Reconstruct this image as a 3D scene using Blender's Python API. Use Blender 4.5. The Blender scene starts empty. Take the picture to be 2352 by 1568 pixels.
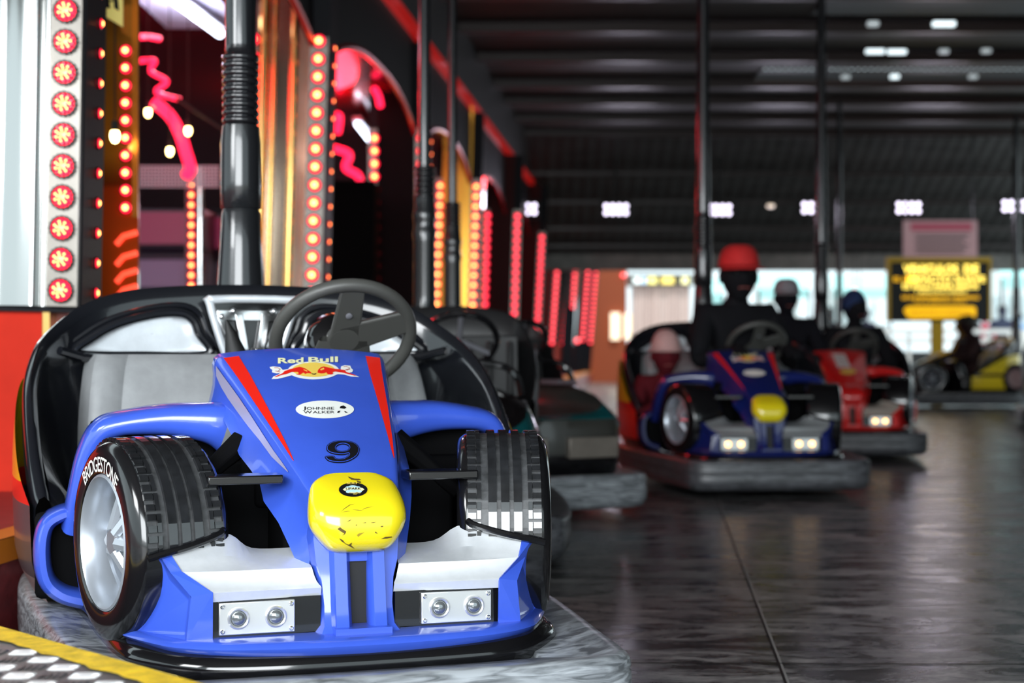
import bpy, bmesh, math, random
from mathutils import Vector, Matrix
from mathutils.geometry import tessellate_polygon
random.seed(7)
SC = bpy.context.scene
COL = SC.collection
PI = math.pi

# ------------------------------------------------------------------ camera, world, lights, exposure
FPX = 3500.0            # focal length in pixels of the 2352 px wide frame
HOR = 805.0             # horizon row
EYE = 0.80
cam_d = bpy.data.cameras.new('camera')
cam = bpy.data.objects.new('camera', cam_d)
COL.objects.link(cam)
cam.location = (0, 0, EYE)
cam.rotation_euler = (PI / 2, 0, 0)
cam_d.sensor_width = 36.0
cam_d.lens = FPX / 2352 * 36
cam_d.shift_y = (HOR - 784) / 2352
cam_d.clip_start = 0.05
cam_d.clip_end = 300
cam_d.dof.use_dof = True
cam_d.dof.focus_distance = 3.15
cam_d.dof.aperture_fstop = cam_d.lens / 1000 / 0.019
SC.camera = cam
SC.view_settings.view_transform = 'Standard'
SC.view_settings.look = 'None'
SC.view_settings.gamma = 1
SC.view_settings.exposure = 0.0
SC.cycles.max_bounces = 6
SC.cycles.diffuse_bounces = 3
SC.cycles.glossy_bounces = 4
SC.cycles.transmission_bounces = 3
SC.cycles.transparent_max_bounces = 6
SC.cycles.sample_clamp_indirect = 4
SC.cycles.caustics_reflective = False
SC.cycles.caustics_refractive = False
SC.cycles.use_denoising = True

world = bpy.data.worlds.new('world')
SC.world = world
world.use_nodes = True
bg = world.node_tree.nodes['Background']
bg.inputs[0].default_value = (0.80, 0.95, 1.0, 1)
bg.inputs[1].default_value = 1.6


def area(name, loc, target, size, power, color=(1, 1, 1), size_y=None):
    d = bpy.data.lights.new(name, 'AREA')
    d.shape = 'RECTANGLE'
    d.size = size
    d.size_y = size_y or size
    d.energy = power
    d.color = color
    o = bpy.data.objects.new(name, d)
    COL.objects.link(o)
    o.location = loc
    o.rotation_euler = (Vector(target) - Vector(loc)).to_track_quat('-Z', 'Y').to_euler()
    return o


def sun(name, frm, power, color, ang):
    d = bpy.data.lights.new(name, 'SUN')
    d.energy = power
    d.color = color
    d.angle = ang
    o = bpy.data.objects.new(name, d)
    COL.objects.link(o)
    o.rotation_euler = (-Vector(frm)).to_track_quat('-Z', 'Y').to_euler()
    return o


def point(name, loc, power, color, radius=0.15):
    d = bpy.data.lights.new(name, 'POINT')
    d.energy = power
    d.color = color
    d.shadow_soft_size = radius
    o = bpy.data.objects.new(name, d)
    COL.objects.link(o)
    o.location = loc
    return o


# daylight falling in through the open entrance side behind the photographer
area('entrance_daylight', (-0.8, -2.4, 2.0), (-0.3, 3.2, 0.5), 4.4, 470, (0.93, 0.97, 1.0), 2.4)
area('side_daylight', (-3.4, 0.6, 2.5), (-0.8, 3.8, 0.6), 1.6, 95, (0.95, 0.98, 1.0), 1.0)
sun('sun', (.35, -1, 1.9), 2.6, (1.0, 0.97, 0.92), .02)
# the white flood lights of the hall and the red lamps of the stand
point('red_stand_glow', (-2.6, 8.0, 2.6), 60, (1, 0.03, 0.05), 0.3)
point('red_stand_glow', (-1.6, 13.0, 2.9), 60, (1, 0.03, 0.05), 0.3)
point('red_stand_glow', (-0.6, 21.0, 3.0), 70, (1, 0.04, 0.05), 0.3)


for fx in (-.3, 1.8, 4.2, 6.6):
    area('flood_throw', (fx, 23.8, 2.95), (fx * .8, 13, 0), .7, 13, (.88, .82, 1.0), .4)


def PX(px, d):
    return (px - 1176) / FPX * d


def PZ(py, d):
    return EYE - (py - HOR) / FPX * d


def PP(px, py, d):
    return (PX(px, d), d, PZ(py, d))


# ------------------------------------------------------------------ materials
MATS = {}


def mat(name, col=(0.5, 0.5, 0.5), rough=0.5, metal=0.0, emit=None, es=0.0, coat=0.0, var=0.0, vscale=8.0,
        rvar=0.0, bump=0.0, stretch=(1, 1, 1), alpha=None, trans=0.0, spec=0.5):
    if name in MATS:
        return MATS[name]
    m = bpy.data.materials.new(name)
    m.use_nodes = True
    nt = m.node_tree
    b = nt.nodes['Principled BSDF']
    b.inputs['Base Color'].default_value = (*col, 1)
    b.inputs['Roughness'].default_value = rough
    b.inputs['Metallic'].default_value = metal
    b.inputs['Coat Weight'].default_value = coat
    b.inputs['Coat Roughness'].default_value = 0.06
    b.inputs['Specular IOR Level'].default_value = spec
    b.inputs['Transmission Weight'].default_value = trans
    if emit:
        b.inputs['Emission Color'].default_value = (*emit, 1)
        b.inputs['Emission Strength'].default_value = es
    if var or rvar or bump:
        tc = nt.nodes.new('ShaderNodeTexCoord')
        mp = nt.nodes.new('ShaderNodeMapping')
        mp.inputs['Scale'].default_value = stretch
        nz = nt.nodes.new('ShaderNodeTexNoise')
        nz.inputs['Scale'].default_value = vscale
        nz.inputs['Detail'].default_value = 7
        nz.inputs['Roughness'].default_value = 0.65
        nt.links.new(tc.outputs['Object'], mp.inputs[0])
        nt.links.new(mp.outputs[0], nz.inputs['Vector'])
        if var:
            rp = nt.nodes.new('ShaderNodeMapRange')
            rp.inputs['From Min'].default_value = 0.3
            rp.inputs['From Max'].default_value = 0.7
            rp.inputs['To Min'].default_value = 1 - var
            rp.inputs['To Max'].default_value = 1 + var
            mx = nt.nodes.new('ShaderNodeVectorMath')
            mx.operation = 'SCALE'
            mx.inputs[0].default_value = col
            nt.links.new(nz.outputs['Fac'], rp.inputs['Value'])
            nt.links.new(rp.outputs[0], mx.inputs['Scale'])
            nt.links.new(mx.outputs[0], b.inputs['Base Color'])
        if rvar:
            r2 = nt.nodes.new('ShaderNodeMapRange')
            r2.inputs['From Min'].default_value = 0.3
            r2.inputs['From Max'].default_value = 0.7
            r2.inputs['To Min'].default_value = max(0.02, rough - rvar)
            r2.inputs['To Max'].default_value = rough + rvar
            nt.links.new(nz.outputs['Fac'], r2.inputs['Value'])
            nt.links.new(r2.outputs[0], b.inputs['Roughness'])
        if bump:
            bp = nt.nodes.new('ShaderNodeBump')
            bp.inputs['Strength'].default_value = bump
            bp.inputs['Distance'].default_value = 0.01
            nt.links.new(nz.outputs['Fac'], bp.inputs['Height'])
            nt.links.new(bp.outputs[0], b.inputs['Normal'])
    MATS[name] = m
    return m


BLUE = mat('blue_gelcoat', (0.045, 0.108, 0.62), 0.28, coat=0.8, var=0.10, vscale=3)
FBLUE = mat('blue_gelcoat_shaded', (0.008, 0.016, 0.125), 0.28, coat=0.8)  # the near car's blue, darkened in colour to stand in for dimmer light
REDP = mat('red_gelcoat', (0.75, 0.015, 0.015), 0.28, coat=0.8)
YELLOW = mat('yellow_gelcoat', (0.86, 0.70, 0.012), 0.22, coat=0.9)
YELLOWP = mat('yellow_panel', (0.8, 0.58, 0.01), 0.3, coat=0.5)
SILVER = mat('silver_paint', (0.84, 0.87, 0.90), 0.34, metal=0.35, coat=0.4, var=0.05, vscale=30)
BLACKG = mat('black_gloss', (0.006, 0.006, 0.007), 0.12, coat=0.6)
BLACKM = mat('black_matt', (0.008, 0.008, 0.008), 0.6)
CHASSIS = mat('black_chassis', (0.003, 0.003, 0.0035), 0.8, spec=0.08)
SHELLM = mat('black_moulded_shell', (0.008, 0.009, 0.012), 0.20, coat=0.6)
RECESS = mat('grey_moulded_recess', (0.70, 0.74, 0.78), 0.30, metal=0.3, var=0.15, vscale=6)
VINYL = mat('grey_vinyl', (0.30, 0.31, 0.32), 0.42, var=0.18, vscale=9, bump=0.25)
WHEELM = mat('grey_rubber_grip', (0.065, 0.065, 0.060), 0.42, bump=0.05, vscale=200)
TYRE = mat('tyre_black', (0.007, 0.007, 0.008), 0.16, coat=0.5)
TREADB = mat('tread_dusty', (0.055, 0.057, 0.06), 0.4, var=.5, vscale=40)
TREAD = mat('tread_worn', (0.014, 0.015, 0.017), 0.14, coat=1.0, var=0.45, vscale=22)
RIM = mat('rim_silver', (0.50, 0.54, 0.60), 0.33, metal=0.6)
RIMGREY = mat('rim_hub_grey', (0.16, 0.16, 0.18), 0.4)
STEEL = mat('plate_steel', (0.80, 0.81, 0.80), 0.28, metal=0.7)
CHROME = mat('chrome', (0.85, 0.85, 0.86), 0.08, metal=1)
LENS = mat('lamp_lens', (0.25, 0.27, 0.28), 0.03, coat=1, metal=0.6)
LENSON = mat('lamp_lens_lit', (1, 0.8, 0.5), 0.2, emit=(1.0, 0.52, 0.16), es=5)
RED = mat('red_vinyl_film', (0.85, 0.02, 0.01), 0.3, coat=0.4)
LILAC = mat('silver_lilac_film', (0.45, 0.43, 0.62), 0.3, metal=0.3, coat=0.4)
WHITE = mat('white_print', (0.85, 0.87, 0.82), 0.35)
CREAM = mat('cream_print', (0.86, 0.86, 0.50), 0.35)
SUNY = mat('sun_yellow_print', (0.88, 0.62, 0.10), 0.35)
DRED = mat('dark_red_print', (0.28, 0.015, 0.01), 0.4)
INK = mat('black_print', (0.006, 0.006, 0.008), 0.4)
PALEB = mat('pale_blue_print', (0.45, 0.7, 0.8), 0.4)
PUMICE = mat('scuff_dark', (0.03, 0.025, 0.01), 0.7)


def rubber_mat(name, c0, c1, rough):
    m = bpy.data.materials.new(name)
    m.use_nodes = True
    nt = m.node_tree
    b = nt.nodes['Principled BSDF']
    b.inputs['Roughness'].default_value = rough
    tc = nt.nodes.new('ShaderNodeTexCoord')
    mp = nt.nodes.new('ShaderNodeMapping')
    mp.inputs['Scale'].default_value = (2.2, 6, 22)
    n1 = nt.nodes.new('ShaderNodeTexNoise')
    n1.inputs['Scale'].default_value = 3.2
    n1.inputs['Detail'].default_value = 9
    n1.inputs['Distortion'].default_value = 1.6
    rp = nt.nodes.new('ShaderNodeValToRGB')
    rp.color_ramp.elements[0].position = 0.36
    rp.color_ramp.elements[0].color = (*c0, 1)
    rp.color_ramp.elements[1].position = 0.64
    rp.color_ramp.elements[1].color = (*c1, 1)
    nt.links.new(tc.outputs['Object'], mp.inputs[0])
    nt.links.new(mp.outputs[0], n1.inputs['Vector'])
    nt.links.new(n1.outputs['Fac'], rp.inputs[0])
    nt.links.new(rp.outputs[0], b.inputs['Base Color'])
    b.inputs['Coat Weight'].default_value = 0.25
    b.inputs['Coat Roughness'].default_value = 0.3
    return m


BUMPER = rubber_mat('scuffed_grey_rubber', (0.10, 0.11, 0.12), (0.40, 0.43, 0.46), 0.38)
BUMPERD = rubber_mat('scuffed_dark_rubber', (0.03, 0.031, 0.034), (0.13, 0.135, 0.15), 0.42)


# ------------------------------------------------------------------ mesh helpers
class MB:
    """collects geometry and links it as one mesh object"""

    def __init__(self):
        self.v = []
        self.f = []
        self.m = []

    def add(self, vs, fs, mi=0):
        o = len(self.v)
        self.v += [tuple(p) for p in vs]
        for f in fs:
            self.f.append(tuple(i + o for i in f))
            self.m.append(mi)

    def box(self, a, b, mi=0, rot=None, piv=None):
        x0, y0, z0 = a
        x1, y1, z1 = b
        vs = [Vector(p) for p in ((x0, y0, z0), (x1, y0, z0), (x1, y1, z0), (x0, y1, z0),
                                  (x0, y0, z1), (x1, y0, z1), (x1, y1, z1), (x0, y1, z1))]
        if rot is not None:
            c = Vector(piv) if piv else sum(vs, Vector()) / 8
            vs = [rot @ (p - c) + c for p in vs]
        self.add(vs, [(0, 3, 2, 1), (4, 5, 6, 7), (0, 1, 5, 4), (1, 2, 6, 5), (2, 3, 7, 6), (3, 0, 4, 7)], mi)

    def grid(self, rows, mi=0, closed_u=False, closed_v=False, flip=False):
        n, k = len(rows), len(rows[0])
        vs = [p for r in rows for p in r]
        fs = []
        for i in range(n if closed_v else n - 1):
            for j in range(k if closed_u else k - 1):
                a, b = i * k + j, i * k + (j + 1) % k
                c, d = ((i + 1) % n) * k + (j + 1) % k, ((i + 1) % n) * k + j
                fs.append((a, d, c, b) if flip else (a, b, c, d))
        self.add(vs, fs, mi)

    def ring(self, c, ax, r, n=24, ang0=0.0, rx=None):
        ax = Vector(ax).normalized()
        u = ax.orthogonal().normalized() if abs(ax.z) > 0.9 else ax.cross(Vector((0, 0, 1))).normalized()
        w = ax.cross(u)
        return [Vector(c) + (u * math.cos(ang0 + 2 * PI * i / n) + w * math.sin(ang0 + 2 * PI * i / n)) * r for i in range(n)]

    def cyl(self, a, b, r0, r1=None, n=24, mi=0, caps=True):
        a, b = Vector(a), Vector(b)
        r1 = r0 if r1 is None else r1
        ax = b - a
        R0, R1 = self.ring(a, ax, r0, n), self.ring(b, ax, r1, n)
        self.grid([R0, R1], mi, closed_u=True)
        if caps:
            self.add(R0, [tuple(range(n))[::-1]], mi)
            self.add(R1, [tuple(range(n))], mi)

    def lathe(self, base, axis, prof, n=32, mi=0, closed=False):
        """prof: (distance along axis, radius)"""
        base, axis = Vector(base), Vector(axis).normalized()
        rows = [self.ring(base + axis * h, axis, max(r, 1e-4), n) for h, r in prof]
        self.grid(rows, mi, closed_u=True, closed_v=closed)

    def tube(self, pts, r, n=10, mi=0, closed=False, caps=True):
        pts = [Vector(p) for p in pts]
        k = len(pts)
        rad = r if isinstance(r, (list, tuple)) else [r] * k
        rows = []
        up = None
        for i, p in enumerate(pts):
            if closed:
                t = pts[(i + 1) % k] - pts[i - 1]
            else:
                t = pts[min(i + 1, k - 1)] - pts[max(i - 1, 0)]
            t.normalize()
            if up is None:
                up = t.orthogonal().normalized()
            up = (up - t * up.dot(t)).normalized()
            w = t.cross(up)
            rows.append([p + (up * math.cos(2 * PI * j / n) + w * math.sin(2 * PI * j / n)) * rad[i] for j in range(n)])
        self.grid(rows, mi, closed_u=True, closed_v=closed)
        if caps and not closed:
            self.add(rows[0], [tuple(range(n))[::-1]], mi)
            self.add(rows[-1], [tuple(range(n))], mi)

    def sweep(self, pts, ra, rb, side, n=14, mi=0):
        """elliptic section: ra in the plane across the path, rb along the vector side"""
        pts = [Vector(p) for p in pts]
        side = Vector(side).normalized()
        rows = []
        for i, p in enumerate(pts):
            t = (pts[min(i + 1, len(pts) - 1)] - pts[max(i - 1, 0)]).normalized()
            s = (side - t * side.dot(t)).normalized()
            w = t.cross(s)
            a = ra[i] if isinstance(ra, (list, tuple)) else ra
            b = rb[i] if isinstance(rb, (list, tuple)) else rb
            rows.append([p + w * a * se(math.cos(2 * PI * j / n), 0.75) + s * b * se(math.sin(2 * PI * j / n), 0.75) for j in range(n)])
        self.grid(rows, mi, closed_u=True)
        self.add(rows[0], [tuple(range(n))[::-1]], mi)
        self.add(rows[-1], [tuple(range(n))], mi)

    def ball(self, c, r, n=12, mi=0, sc=(1, 1, 1)):
        rows = []
        for i in range(n // 2 + 1):
            th = PI * i / (n // 2)
            rows.append([(c[0] + r * sc[0] * math.sin(th) * math.cos(2 * PI * j / n), c[1] + r * sc[1] * math.sin(th) * math.sin(2 * PI * j / n),
                          c[2] + r * sc[2] * math.cos(th)) for j in range(n)])
        self.grid(rows, mi, closed_u=True, flip=True)

    def build(self, name, mats, parent=None, smooth=True, angle=35, bevel=0.0, subsurf=0, solid=0.0, loc=None, recalc=True):
        me = bpy.data.meshes.new(name)
        me.from_pydata(self.v, [], self.f)
        mats = mats if isinstance(mats, (list, tuple)) else [mats]
        for m in mats:
            me.materials.append(m)
        for i, p in enumerate(me.polygons):
            p.material_index = self.m[i]
            p.use_smooth = smooth
        bm = bmesh.new()
        bm.from_mesh(me)
        bmesh.ops.remove_doubles(bm, verts=bm.verts, dist=1e-5)
        bmesh.ops.delete(bm, geom=[v for v in bm.verts if not v.link_faces], context='VERTS')
        if recalc:
            bmesh.ops.recalc_face_normals(bm, faces=bm.faces)
        if smooth:
            lim = math.radians(angle)
            for e in bm.edges:
                if len(e.link_faces) == 2 and e.calc_face_angle(0) > lim:
                    e.smooth = False
        bm.to_mesh(me)
        bm.free()
        o = bpy.data.objects.new(name, me)
        COL.objects.link(o)
        if parent is not None:
            o.parent = parent
        if loc is not None:
            o.location = loc
        if solid:
            md = o.modifiers.new('solid', 'SOLIDIFY')
            md.thickness = solid
            md.offset = -1
        if bevel:
            md = o.modifiers.new('bevel', 'BEVEL')
            md.width = bevel
            md.segments = 2
            md.limit_method = 'ANGLE'
            md.angle_limit = math.radians(40)
        if subsurf:
            md = o.modifiers.new('sub', 'SUBSURF')
            md.levels = md.render_levels = subsurf
        return o


def se(v, p):
    return math.copysign(abs(v) ** p, v)


def crom(pts, k=6, closed=False):
    """Catmull-Rom through points of any dimension"""
    n = len(pts)
    out = []
    for i in range(n if closed else n - 1):
        P = [pts[(i + j) % n] if closed else pts[min(max(i + j, 0), n - 1)] for j in (-1, 0, 1, 2)]
        for s in range(k):
            t = s / k
            out.append(tuple(0.5 * (2 * b + (c - a) * t + (2 * a - 5 * b + 4 * c - d) * t * t + (3 * b - a - 3 * c + d) * t ** 3)
                             for a, b, c, d in zip(*P)))
    if not closed:
        out.append(tuple(pts[-1]))
    return out


def lerp(xs, ys, x):
    if x <= xs[0]:
        return ys[0]
    for i in range(len(xs) - 1):
        if x <= xs[i + 1]:
            t = (x - xs[i]) / (xs[i + 1] - xs[i])
            return ys[i] * (1 - t) + ys[i + 1] * t
    return ys[-1]


def thing(name, label, cat, loc=(0, 0, 0), rz=0.0, group=None):
    o = bpy.data.objects.new(name, None)
    o.empty_display_size = 0.1
    COL.objects.link(o)
    o.location = loc
    o.rotation_euler = (0, 0, rz)
    o['label'] = label
    o['category'] = cat
    if group:
        o['group'] = group
    return o


def tag(o, label, cat, group=None):
    o['label'] = label
    o['category'] = cat
    if group:
        o['group'] = group
    return o


def struct(o, label=None):
    o['kind'] = 'structure'
    if label:
        o['label'] = label
    return o


def text_tris(s, bold=0.0, spacing=1.0):
    """mesh of a text: vertices scaled to a unit box, and faces"""
    cu = bpy.data.curves.new('t', 'FONT')
    cu.body = s
    cu.offset = bold
    cu.space_character = spacing
    cu.resolution_u = 4
    ob = bpy.data.objects.new('t', cu)
    COL.objects.link(ob)
    dg = bpy.context.evaluated_depsgraph_get()
    me = bpy.data.meshes.new_from_object(ob.evaluated_get(dg))
    vs = [tuple(v.co) for v in me.vertices]
    fs = [tuple(p.vertices) for p in me.polygons]
    bpy.data.objects.remove(ob)
    bpy.data.curves.remove(cu)
    bpy.data.meshes.remove(me)
    x0, x1 = min(v[0] for v in vs), max(v[0] for v in vs)
    y0, y1 = min(v[1] for v in vs), max(v[1] for v in vs)
    return [((v[0] - x0) / (x1 - x0), (v[1] - y0) / (y1 - y0)) for v in vs], fs


# ------------------------------------------------------------------ the formula bumper car
NX, NY, NTH = -0.305, 3.012, 0.3167
_c, _s = math.cos(NTH), math.sin(NTH)


def cl(px, py, ly):
    """point of the near car, in its own frame, that lies at depth ly behind its headlights"""
    k = (px - 1176) / FPX
    lx = (k * (NY + _c * ly) - NX + _s * ly) / (_c - k * _s)
    Y = NY + _s * lx + _c * ly
    return (lx, ly, EYE - (py - HOR) / FPX * Y)


HY = [0.02, 0.039, 0.125, 0.21, 0.35, 0.50, 0.60, 0.64]
HZ = [0.516, 0.527, 0.573, 0.614, 0.676, 0.740, 0.782, 0.792]
HW = [0.086, 0.090, 0.108, 0.124, 0.148, 0.172, 0.190, 0.196]


def hood_z(x, y):
    w = lerp(HY, HW, y)
    return lerp(HY, HZ, y) + 0.014 * (1 - min(1, (x / w) ** 2))


def on_hood(px, py, up=0.0012):
    ly = 0.3
    for _ in range(40):
        p = cl(px, py, ly)
        e = p[2] - hood_z(p[0], p[1])
        ly += e * 1.2
        ly = min(max(ly, -0.3), 0.9)
    p = cl(px, py, ly)
    return (p[0], p[1] - up * 0.45, p[2] + up * 0.9)


def wheel(parent, side, detail=True, lit=False):
    """front wheel, toed in: tyre > tread, lettering; rim > hub cap"""
    R = 0.214
    TM = Matrix.Translation((side * .383, .2625, .411)) @ Matrix.Rotation(-side * math.radians(15.6), 4, 'Z')
    ax = Vector((side, 0, 0))
    b = Vector((0, 0, 0))

    def fin(mb, *a, **k):
        mb.v = [tuple(TM @ Vector(p)) for p in mb.v]
        return mb.build(*a, **k)
    t = MB()
    t.lathe(b, ax, [(-.04, 0.13), (-.088, 0.14), (-.101, 0.165), (-.101, 0.183), (-.094, 0.196), (-.084, 0.2035), (-.079, .205), (.076, 0.205),
                    (.082, 0.203), (.091, 0.195), (.097, 0.183), (.0995, 0.170), (.0995, 0.147), (.096, 0.140), (.090, 0.134), (.07, 0.130)], 56)
    tyre = fin(t, 'tyre', TYRE, parent, angle=50)
    if detail:
        d = MB()

        def cb(x0, x1, a0, a1, r0, r1, k=2):
            rows = []
            for i in range(k + 1):
                a = a0 + (a1 - a0) * i / k
                rows.append([(side * x, -r * math.sin(a), r * math.cos(a)) for x, r in ((x0, r0), (x0 + .0008, r1), (x1 - .0008, r1), (x1, r0))])
            d.grid(rows)
            d.add(rows[0], [(0, 1, 2, 3)])
            d.add(rows[-1], [(3, 2, 1, 0)])
        for x0, x1 in ((-.036, -.017), (-.0095, .0095), (.017, .036)):
            cb(x0, x1, -2.2, PI * .51, 0.204, 0.2135, 40)
        nb = 31
        for i in range(nb):
            w = 2 * PI / nb
            a = i * w
            if PI * .47 < a < 2 * PI - 2.2:
                continue
            for o, s in ((-.079, 1), (.0765, -1)):
                def lo(u0, u1, a0, a1):
                    xa, xb = sorted((o + s * u0, o + s * u1))
                    cb(xa, xb, a + a0 * w, a + a1 * w, 0.204, 0.2125, 2)
                lo(0.019, 0.029, 0.0, 0.84)
                lo(0.0, 0.019, 0.0, 0.30)
                lo(0.0, 0.019, 0.54, 0.84)
        rows = []
        for i in range(41):
            a = -2.2 + (PI * .5 + 2.2) * i / 40
            rows.append([(side * x, -.2062 * math.sin(a), .2062 * math.cos(a)) for x in (-.078, .076)])
        d.grid(rows, 1)
        fin(d, 'tread', [TREAD, TREADB], tyre, smooth=False)
        if side < 0:
            vs, fs = text_tris('BRIDGESTONE', 0.012, 0.93)
            L = MB()
            out = []
            for u, v in vs:
                a = math.radians(41 - 80 * u)
                r = 0.1435 + 0.031 * v
                out.append((side * 0.1003, r * math.sin(a), r * math.cos(a)))
            L.add(out, fs)
            fin(L, 'lettering', WHITE, tyre, smooth=False, recalc=False)
    r = MB()
    r.lathe(b, ax, [(-.04, 0.128), (-.01, 0.118), (.067, 0.124), (.092, 0.128), (.0985, 0.1335), (.096, 0.1385), (.086, 0.138)], 48)
    r.cyl(b - ax * 0.02, b - ax * .01, 0.118, 0.118, 40, 1)
    for k in range(6):
        a = 2 * PI * k / 6 + 0.45
        dr = Vector((0, math.sin(a), math.cos(a)))
        p0 = b + ax * 0.070 + dr * 0.02
        p1 = b + ax * 0.020 + dr * 0.120
        r.tube([p0, p0.lerp(p1, 0.5) + ax * 0.004, p1], [0.015, 0.0145, 0.019], 8)
    r.cyl(b + ax * 0.007, b + ax * 0.075, 0.036, 0.030, 24, 0)
    rim = fin(r, 'rim', [RIM, BLACKM], parent, angle=40)
    h = MB()
    h.cyl(b + ax * 0.075, b + ax * 0.079, 0.027, 0.025, 24)
    fin(h, 'hub_cap', RIMGREY, rim)
    return tyre


def headlamp_plate(parent, sx, on):
    p = MB()
    p.box((0.127, -0.012, 0.2545), (0.273, -0.004, 0.3165))
    if sx < 0:
        p.v = [(-x, y, z) for x, y, z in p.v]
        p.f = [f[::-1] for f in p.f]
    pl = p.build('headlamp_plate', STEEL, parent, bevel=0.0015)
    for x in (0.134, 0.266):
        for z in (0.2615, 0.3095):
            s = MB()
            s.lathe((sx * x, -0.012, z), (0, -1, 0), [(0, 0.0045), (0.002, 0.0045), (0.0035, 0.003), (0.0035, 0.0018), (0.0015, 0.0012), (0.0015, 0.0)], 12)
            s.build('screw', CHROME, pl)
    for x in (0.164, 0.236):
        l = MB()
        l.lathe((sx * x, -0.012, 0.286), (0, -1, 0), [(0, 0.0212), (0.003, 0.0212), (0.006, 0.0185), (0.004, 0.0155), (0.001, 0.0150)], 28)
        lamp = l.build('headlamp', STEEL, pl)
        q = MB()
        q.lathe((sx * x, -0.012, 0.286), (0, -1, 0), [(0.0005, 0.0155), (0.004, 0.0140), (0.007, 0.010), (0.009, 0.005), (0.0095, 0.0)], 24)
        q.build('lens', LENSON if on else LENS, lamp)


def lay(mb, pts, fn, mi=0, tris=None, mx=11.0):
    """fills a polygon given in the picture plane and lays it on a curved surface, cut small enough to follow it"""
    if tris is None:
        tris = [tuple(pts[i] for i in t) for t in tessellate_polygon([[Vector((x, y, 0)) for x, y in pts]])]
    stack = [tuple((float(p[0]), float(p[1])) for p in t) for t in tris]
    while stack:
        a, b, c = stack.pop()
        L = [math.dist(a, b), math.dist(b, c), math.dist(c, a)]
        m = max(L)
        if m > mx:
            if m == L[1]:
                a, b, c = b, c, a
            elif m == L[2]:
                a, b, c = c, a, b
            h = ((a[0] + b[0]) / 2, (a[1] + b[1]) / 2)
            stack += [(a, h, c), (h, b, c)]
        else:
            q = [fn(*p) for p in (a, b, c)]
            if all(p is not None for p in q):
                mb.add(q, [(0, 1, 2)], mi)


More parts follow.
